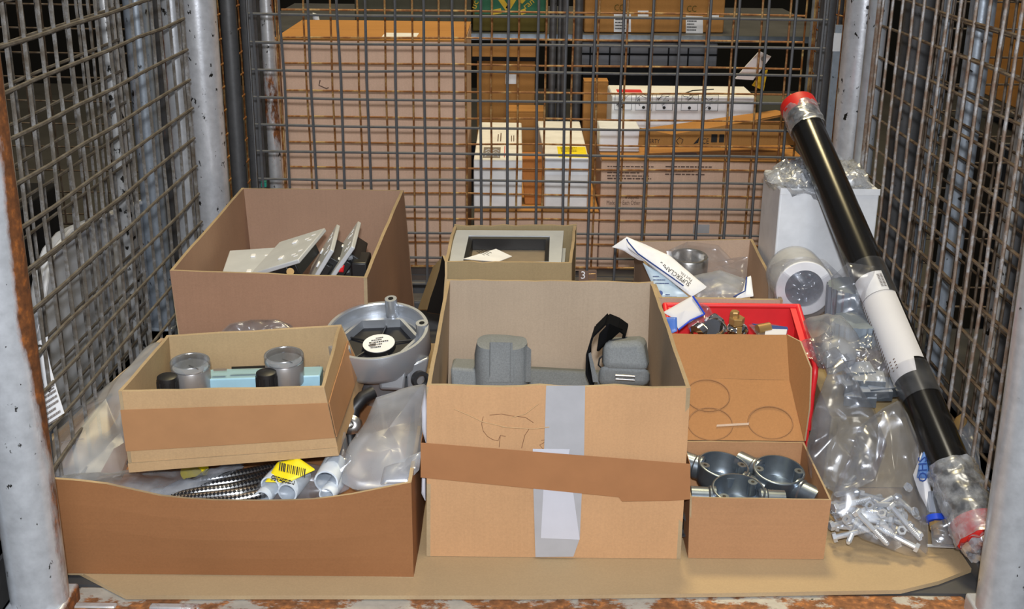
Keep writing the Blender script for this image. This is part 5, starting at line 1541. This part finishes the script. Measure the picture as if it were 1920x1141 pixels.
for u0 in (1153, 1192, 1231, 1279, 1317):
    s_ = .00112
    X0 = -.0000 + (u0 - 1153) * .001148 + (0.2191,2.619,0.3688)[0]
    Z0, Z1 = (0.2396,2.619,0.3504)[2], (0.2382,2.619,0.3852)[2]
    fr_ = MB().tube([(X0, 2.6185, Z0), (X0 + .036, 2.6185, Z0), (X0 + .036, 2.6185, Z1), (X0, 2.6185, Z1)], .0006, 4, closed=True).build('pictogram', 'ink', pg)
    m = MB()
    for k in range(4):
        pts = []
        x, z = X0 + rp_.uniform(.004, .03), Z0 + (Z1 - Z0) * rp_.uniform(.15, .85)
        for j in range(5):
            pts.append((min(max(x, X0 + .002), X0 + .034), 2.6185, min(max(z, Z0 + .001), Z1 - .001)))
            x += rp_.uniform(-.011, .012)
            z += rp_.uniform(-.009, .009)
        m.tube(pts, .0006, 4)
    m.lathe([(0, 0), (.0035, 0), (.0035, .0005), (0, .0005)], (X0 + .018, 2.619, Z0 + .006), (0, -1, 0), 10)
    m.build('pictogram_drawing', 'ink', fr_)
r_ = (0.1796,0.2645,0.2975,0.3359)
sm = sbx('small_white_box', 'small white box wedged at the left under the pictogram box', (r_[0], r_[1], zp + .0005, r_[3]), 2.50, .10, 'whiteboard', seam=False)
# flat brown opened carton in front of the pictogram box
fc = thing('flattened_carton', 'flattened orange-brown carton with printed CE marks lying on the printed carton', 'box', (.42, 2.47, zp))
g = [(0.2568,2.45,0.3073),(0.5945,2.45,0.312),(0.5904,2.45,0.3583),(0.4758,2.45,0.3593),(0.3247,2.45,0.3313),(0.2584,2.45,0.3438)]
MB().prism(g, (0, .006, 0)).build('front_flap', 'cardO', fc)
MB().add([(0.2586,2.452,0.3434),(0.3249,2.452,0.3309),(0.4762,2.452,0.3589),(0.5729,2.5,0.3687),(0.5555,2.55,0.3662),(0.4828,2.55,0.3552),(0.2804,2.5,0.3343)] + [], [(0, 1, 2, 3, 4, 5, 6)]).prism([(0.2588,2.453,0.3421),(0.3251,2.453,0.3296),(0.4765,2.453,0.3577),(0.573,2.5,0.3676),(0.5556,2.55,0.3651),(0.4829,2.55,0.3541),(0.2805,2.5,0.3332)], (0, 0, -.003)).build('top_flap', 'cardO', fc)
text('ERTY', V((0.278,2.446,0.3139)), (1, 0, 0), (0, 0, 1), .0125, 'ink', fc, squeeze=.75)
text('CE', V((0.3864,2.446,0.3139)), (1, 0, 0), (0, 0, 1), .016, 'ink', fc, squeeze=.75)
for u in (1334, 1349):
    MB().box((0.4055,2.446,0.3241)[0] if u == 1334 else (0.4219,2.446,0.3243)[0], (0.4175,2.446,0.3242)[0] if u == 1334 else (0.4317,2.446,0.3244)[0], 2.4475, 2.4495, (0.406,2.446,0.3164)[2], (0.4049,2.446,0.3329)[2]).build('square_mark', 'ink', fc)
MB().tube([(0.3387,2.449,0.3118),(0.3339,2.449,0.3184),(0.3401,2.449,0.3251),(0.348,2.449,0.3208),(0.3452,2.449,0.313)], .0008, 5).build('ring_mark', 'ink', fc)
MB().prism([(0.3694,2.449,0.312),(0.3816,2.449,0.3277),(0.3792,2.449,0.3143)], (0, .0004, 0)).build('arrow_mark', 'ink', fc)
# rack shelf further back and its cartons
rk = thing('storage_rack', 'dark steel storage rack far behind with goods on its shelf', 'rack', (.2, 3.2, -.17))
zs_ = (-0.0069,3,0.4663)[2]
MB().box(-.66, .80, 3.0, 3.7, zs_ - .016, zs_).build('shelf', 'deck', rk)
MB().box(-.66, .80, 2.955, 3.7, .03, .05).build('shelf', 'deck', rk)
MB().box(-.66, .80, 2.985, 2.9995, zs_ - .014, zs_ + .001).build('shelf_edge', 'galv', rk)
for u in (1035, 1047, 1056, 1083):
    X = {1035: (0.0916,2.95,0.4263)[0], 1047: (0.1078,2.97,0.4238)[0], 1056: (0.12,2.95,0.4266)[0], 1083: (0.1522,2.95,0.4269)[0]}[u]
    MB().tube([(X, 2.95, -.17), (X, 2.95, 1.1)], {1035: .009, 1047: .005, 1056: .008, 1083: .011}[u], 12).build('upright', 'postdark', rk)
for X in (-.64, .78):
    MB().tube([(X, 3.0, -.17), (X, 3.0, 1.1)], .02, 12).build('upright', 'postdark', rk)
zb = zs_ + .001
for nm, lab, rect, y, d, mt_ in (('olive_carton', 'dark olive-grey carton on the rack shelf at upper left', (-0.3965,-0.1077,0.4643,0.6404), 3.05, .2, 'oliveg'),
                              ('green_carton', 'olive carton with a green and yellow printed face on the rack shelf', (-0.1044,0.0754,0.4665,0.6564), 3.03, .25, 'olive'),
                              ('labelled_carton', 'ochre carton with a white label on the rack shelf, left of the pair', (0.1705,0.3385,0.4642,0.6591), 3.03, .25, 'cardO'),
                              ('labelled_carton', 'ochre carton with a white label on the rack shelf, right of the pair', (0.3456,0.5177,0.461,0.6222), 3.05, .25, 'cardO')):
    o = solidbox(nm, lab, rect[0], rect[1], y, y + d, zb, rect[3], mt_)
    if nm == 'green_carton':
        MB().box((-0.0991,3.028,0.5428)[0], (0.0757,3.028,0.5446)[0], 3.0265, 3.0285, (-0.0205,3.028,0.5091)[2], rect[3] - .005).build('green_face', 'green', o)
        for ps in ([(-0.0392,3.026,0.5689),(-0.018,3.026,0.5209),(-0.0102,3.026,0.521),(0.0077,3.026,0.5593),(0.0264,3.026,0.5214),(0.0343,3.026,0.5215),(0.0489,3.026,0.5824),(0.0386,3.026,0.5823),(0.0261,3.026,0.5468),(0.0126,3.026,0.582),(0.0022,3.026,0.5819),(-0.013,3.026,0.5464),(-0.0262,3.026,0.5691)],):
            for k in range(6):
                pass
        for a_, b_ in (((-0.047,3.026,0.5613), (-0.018,3.026,0.5222)), ((-0.018,3.026,0.5222), (0.0076,3.026,0.5643)), ((-0.0598,3.026,0.5128), (-0.0337,3.026,0.5182)), ((0.0078,3.026,0.5517), (0.021,3.026,0.5391)), ((0.0134,3.026,0.5136), (0.0264,3.026,0.5188))):
            dv = (V(b_) - V(a_)).normalized()
            w = V((-dv.z, 0, dv.x)) * .006
            MB().prism([V(a_) - w, V(b_) - w, V(b_) + w, V(a_) + w], (0, .0005, 0)).build('yellow_stripe', 'gold', o)
        text('ran', V((0.0251,3.026,0.5214)), (.8, 0, .6), (-.6, 0, .8), .022, 'gold', o)
        text('uc', V((-0.0964,3.026,0.5201)), (.35, 0, .9), (-.9, 0, .35), .022, 'gold', o)
    if nm == 'labelled_carton':
        lf = 'left' in lab
        c = [(0.2442,3.029,0.4694),(0.2863,3.029,0.4698),(0.2845,3.029,0.5135),(0.2426,3.029,0.5131)] if lf else [(0.4247,3.049,0.4663),(0.4672,3.049,0.4641),(0.4645,3.049,0.5069),(0.4222,3.049,0.509)]
        l_ = MB().prism(c, (0, .0006, 0)).build('white_label', 'cream', o)
        textlines(V(c[3]) + V((.004, -.0006, -.004)), (1, 0, 0), (0, 0, 1), .026, .036, 5, 'ink', l_, seed=31 + lf)
        c2 = [(0.3018,3.029,0.506),(0.328,3.029,0.5063),(0.3273,3.029,0.5216),(0.3011,3.029,0.5213)] if lf else [(0.4806,3.049,0.5031),(0.5043,3.049,0.5034),(0.5035,3.049,0.515),(0.4798,3.049,0.5147)]
        MB().prism(c2, (0, .0006, 0)).build('white_label', 'cream', o)
        text('CC', V((0.2422,3.027,0.5208) if lf else (0.4229,3.047,0.5181)), (1, 0, 0), (0, 0, 1), .022, 'olive', o, squeeze=.8)
r_ = (-0.0927,0.051,0.1628,0.4404)
so = solidbox('shelf_carton', 'brown carton with a small white label behind the long white boxes', r_[0], r_[1], 2.99, 3.2, .0505, (-0.0194,2.99,0.4017)[2], 'cardO')
MB().box((-0.0216,2.988,0.3551)[0], (0.0047,2.988,0.3554)[0], 2.987, 2.9895, (-0.0189,2.988,0.3459)[2], (-0.0191,2.988,0.3695)[2]).build('white_label', 'paper', so)
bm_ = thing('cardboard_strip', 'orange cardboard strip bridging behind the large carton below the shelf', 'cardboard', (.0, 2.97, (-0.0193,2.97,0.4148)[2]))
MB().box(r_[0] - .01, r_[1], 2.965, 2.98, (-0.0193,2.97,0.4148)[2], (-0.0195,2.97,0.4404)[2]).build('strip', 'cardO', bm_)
MB().box(r_[0] - .01, r_[1], 2.966, 2.979, (-0.0192,2.97,0.4045)[2], (-0.0193,2.97,0.4148)[2]).build('slot_or_shadow_gap', 'dark', bm_)  # dark bar painting the shadow gap under the strip, no real opening
gc = thing('grey_crate', 'mid-grey slotted plastic crate standing under the rack shelf at right', 'crate', (.4, 3.1, .0505))
r_ = (0.1625,0.5015,0.3881,0.4454)
MB().box(r_[0], r_[1], 3.02, 3.3, r_[2], r_[3]).build('body', 'midgrey', gc, bevel=.003)
for k in range(7):
    X = r_[0] + (r_[1] - r_[0]) * (k + .5) / 7
    MB().box(X - .0015, X + .0015, 3.012, 3.0195, r_[2], r_[3] - .01).build('rib', 'dark', gc)
MB().box(r_[0], r_[1], 3.015, 3.3, r_[2] + .027, r_[2] + .031).build('ledge', 'dark', gc)
MB().box(r_[0] + .01, r_[1] - .01, 3.04, 3.28, .0505, r_[2]).build('stand', 'dark', gc)
r_ = (0.1644,0.2226,0.2951,0.3747)
sbx('brown_carton', 'small dark brown carton left of the pictogram box', (r_[0], r_[1], .0505, r_[3]), 2.86, .05, 'cardO')
tg2 = thing('white_sheet', 'white folded card with a round hole leaning by the rear right corner', 'card', (0.4895,2.55,0.4173))
MB().prism([(0.4729,2.6,0.4229),(0.512,2.6,0.421),(0.5183,2.58,0.4377),(0.5384,2.56,0.4765),(0.5129,2.56,0.4873),(0.4921,2.58,0.4554)], (0, .004, 0)).build('sheet', 'paper', tg2)
MB().lathe([(0, 0), (.005, 0), (.005, .001), (0, .001)], (0.5209,2.555,0.4726), (0, -1, 0), 14).build('hole', 'greyink', tg2)
MB().prism([(0.5137,2.565,0.4309),(0.5347,2.565,0.4513),(0.5304,2.57,0.4033),(0.5046,2.57,0.4143)], (0, .003, 0)).build('yellow_corner', 'gold', tg2)
pl2 = thing('support_box', 'dark carton under the leaning white card behind the gate', 'box', (.5, 2.66, .05))
MB().box((0.5347,2.64,0.4034)[0], (0.623,2.64,0.4044)[0], 2.64, 2.74, .0505, (0.5561,2.64,0.3687)[2]).build('body', 'oliveg', pl2, bevel=.003)
cv = thing('castor_bracket', 'small white chipped bracket hanging behind the large carton', 'bracket', (-0.4774,2.95,0.5025))
MB().bag([(-0.4845,2.95,0.5161),(-0.4718,2.95,0.5138),(-0.4664,2.95,0.4913),(-0.4754,2.95,0.4912),(-0.4839,2.95,0.5012)], .006, .003, 70, 6, 28).build('bracket', 'white', cv)
MB().box((-0.4926,2.3,0.2559)[0], (-0.4822,2.3,0.256)[0], 2.295, 2.305, (-0.4877,2.3,0.2495)[2], (-0.4871,2.3,0.2613)[2]).build('teal_clip', 'teal', rear, bevel=.001)
MB().box((0.6257,2.4,0.5054)[0], (0.6393,2.4,0.5056)[0], 2.40, 2.406, .0505, .56).build('flat_bar', 'posttube', rear)
MB().box((0.6234,2.4,0.5281)[0], (0.6381,2.4,0.5282)[0], 2.3985, 2.3998, (0.6315,2.4,0.5096)[2], (0.6281,2.4,0.5446)[2]).build('white_label', 'paper', rear)

# ---------------------------------------------------------------- goods in the stillage to the left
cab = thing('plastic_sheet', 'pale grey plastic panel with a rounded corner standing behind the left mesh', 'panel', (-.71, 2.0, -.012))
cxx = -.702
prof = [(1.69, -.011), (2.45, -.011), (2.45, .205), (1.915, .281), (1.83, .290), (1.77, .282), (1.73, .262), (1.69, .215), (1.66, .15), (1.66, .06)]
MB().prism([(cxx, a, z) for a, z in prof][::-1], (-.02, 0, 0)).build('side_panel', 'whiteboard', cab, bevel=.004)
MB().tube([(cxx + .002, a, z) for a, z in prof[2:]], .0045, 8).build('edge_trim', 'white', cab)
for k in range(8):
    MB().box(cxx - .001, cxx + .002, 2.11, 2.135, .12 + k * .011, .126 + k * .011).build('vent_slot', 'midgrey', cab)
bl = thing('black_bin', 'black plastic tub standing beyond the pale grey panel', 'tub', (-1.3, 1.9, -.012))
MB().lathe([(0, 0), (.24, 0), (.27, .40), (.25, .40), (.22, .02), (0, .02)], (-1.45, 1.85, -.0115), (0, 0, 1), 32).build('tub', 'black', bl)
for nm, lab, b_, mt_ in (('orange_carton', 'small ochre carton seen high through the left mesh', (-1.13, -1.01, 2.05, 2.15, .30, .40), 'cardO'), ('orange_carton', 'upright ochre carton beside the smaller one beyond the left mesh', (-.99, -.92, 2.06, 2.16, .28, .46), 'cardO')):
    solidbox(nm, lab, *b_, mt_)
MB().box(-1.2, -.85, 1.99, 2.20, -.011, .278).build('base_crate', 'black', label='black crate supporting the ochre cartons beyond the left mesh', cat='crate', bevel=.004)
ws = thing('white_sheet', 'white folded card leaning on the black crate beyond the left mesh', 'card', (-1.1, 1.97, .25))
MB().prism([(-1.20, 1.985, .24), (-1.08, 1.985, .28), (-1.06, 1.985, .36), (-1.14, 1.985, .39), (-1.21, 1.985, .33)], (0, .004, 0)).build('sheet', 'paper', ws)
cwrap = thing('film_bundle', 'bundle of clear film high behind the left mesh', 'film', (-1.25, 1.9, .41))
MB().bag([(-1.40, 1.9, .40), (-1.18, 1.9, .40), (-1.14, 1.95, .45), (-1.3, 1.95, .47)], .03, .01, 71, 10, 48).build('film', 'milky', cwrap)

# ---------------------------------------------------------------- goods in the stillage to the right
yc = thing('yellow_crate', 'yellow slotted plastic crate low behind the right mesh', 'crate', (.98, 1.66, -.012))
Y0, Y1, X0, X1 = 1.50, 1.80, .86, 1.2
for k in range(9):
    yy = Y0 + (Y1 - Y0) * k / 8
    MB().box(X0, X0 + .012, yy - .011, yy + .011, -.0115, .17).build('slat', 'yellowp', yc, bevel=.002)
for z in (.0, .085, .17):
    MB().box(X0 - .004, X0 + .016, Y0 - .02, Y1 + .02, z - .0115, z + .012).build('rail', 'yellowp', yc, bevel=.002)
MB().box(X0 + .016, X1, Y0, Y1, -.0115, .15).build('body', 'dark', yc)
gp2 = thing('grey_tub', 'mid-grey plastic tub behind the right mesh near the front', 'tub', (1.05, 1.65, .25))
MB().hexa([(.92, 1.52, .183), (1.25, 1.52, .183), (1.25, 1.82, .183), (.92, 1.82, .183), (.90, 1.50, .40), (1.28, 1.50, .40), (1.28, 1.85, .40), (.90, 1.85, .40)]).build('tub', 'midgrey', gp2, bevel=.006)
MB().tube([(.895, 1.495, .40), (1.285, 1.495, .40), (1.285, 1.855, .40), (.895, 1.855, .40)], .008, 8, closed=True).build('rim', 'midgrey', gp2)
hs = thing('yellow_hose', 'thin yellow hose looping down behind the right mesh', 'hose', (.82, 1.7, .2))
MB().tube([(.83, 1.66, .42), (.84, 1.70, .36), (.835, 1.72, .29), (.85, 1.70, .22), (.84, 1.68, .12), (.85, 1.66, .0)], .005, 8).build('hose', 'yellowp', hs)
for k, (b_, lab) in enumerate((((1.0, 1.4, 2.35, 2.6, .40, .78), 'dark ochre carton high behind the right mesh'), ((1.45, 1.8, 2.3, 2.6, .35, .8), 'dark ochre carton further right behind the right mesh'))):
    solidbox('stacked_carton', lab, *b_, 'cardO')
MB().box(.95, 1.82, 2.31, 2.62, -.17, .349).build('base_crate', 'black', label='black crate carrying the ochre cartons beyond the right mesh', cat='crate', bevel=.004) 
gold_ = thing('brass_cluster', 'cluster of black and cream fittings low behind the right mesh', 'fittings', (.82, 1.78, .1))
rr_ = random.Random(4)
for k in range(9):
    c = V((.80 + rr_.uniform(0, .08), 1.84 + rr_.uniform(-.03, .12), .02 + k * .028))
    MB().lathe([(0, -.012), (.014, -.012), (.017, -.004), (.017, .006), (.010, .014), (0, .014)], c, (rr_.uniform(-1, 1), rr_.uniform(-1, 1), .6), 10).build('fitting', ['black', 'cardE', 'dark', 'cream'][k % 4], gold_)
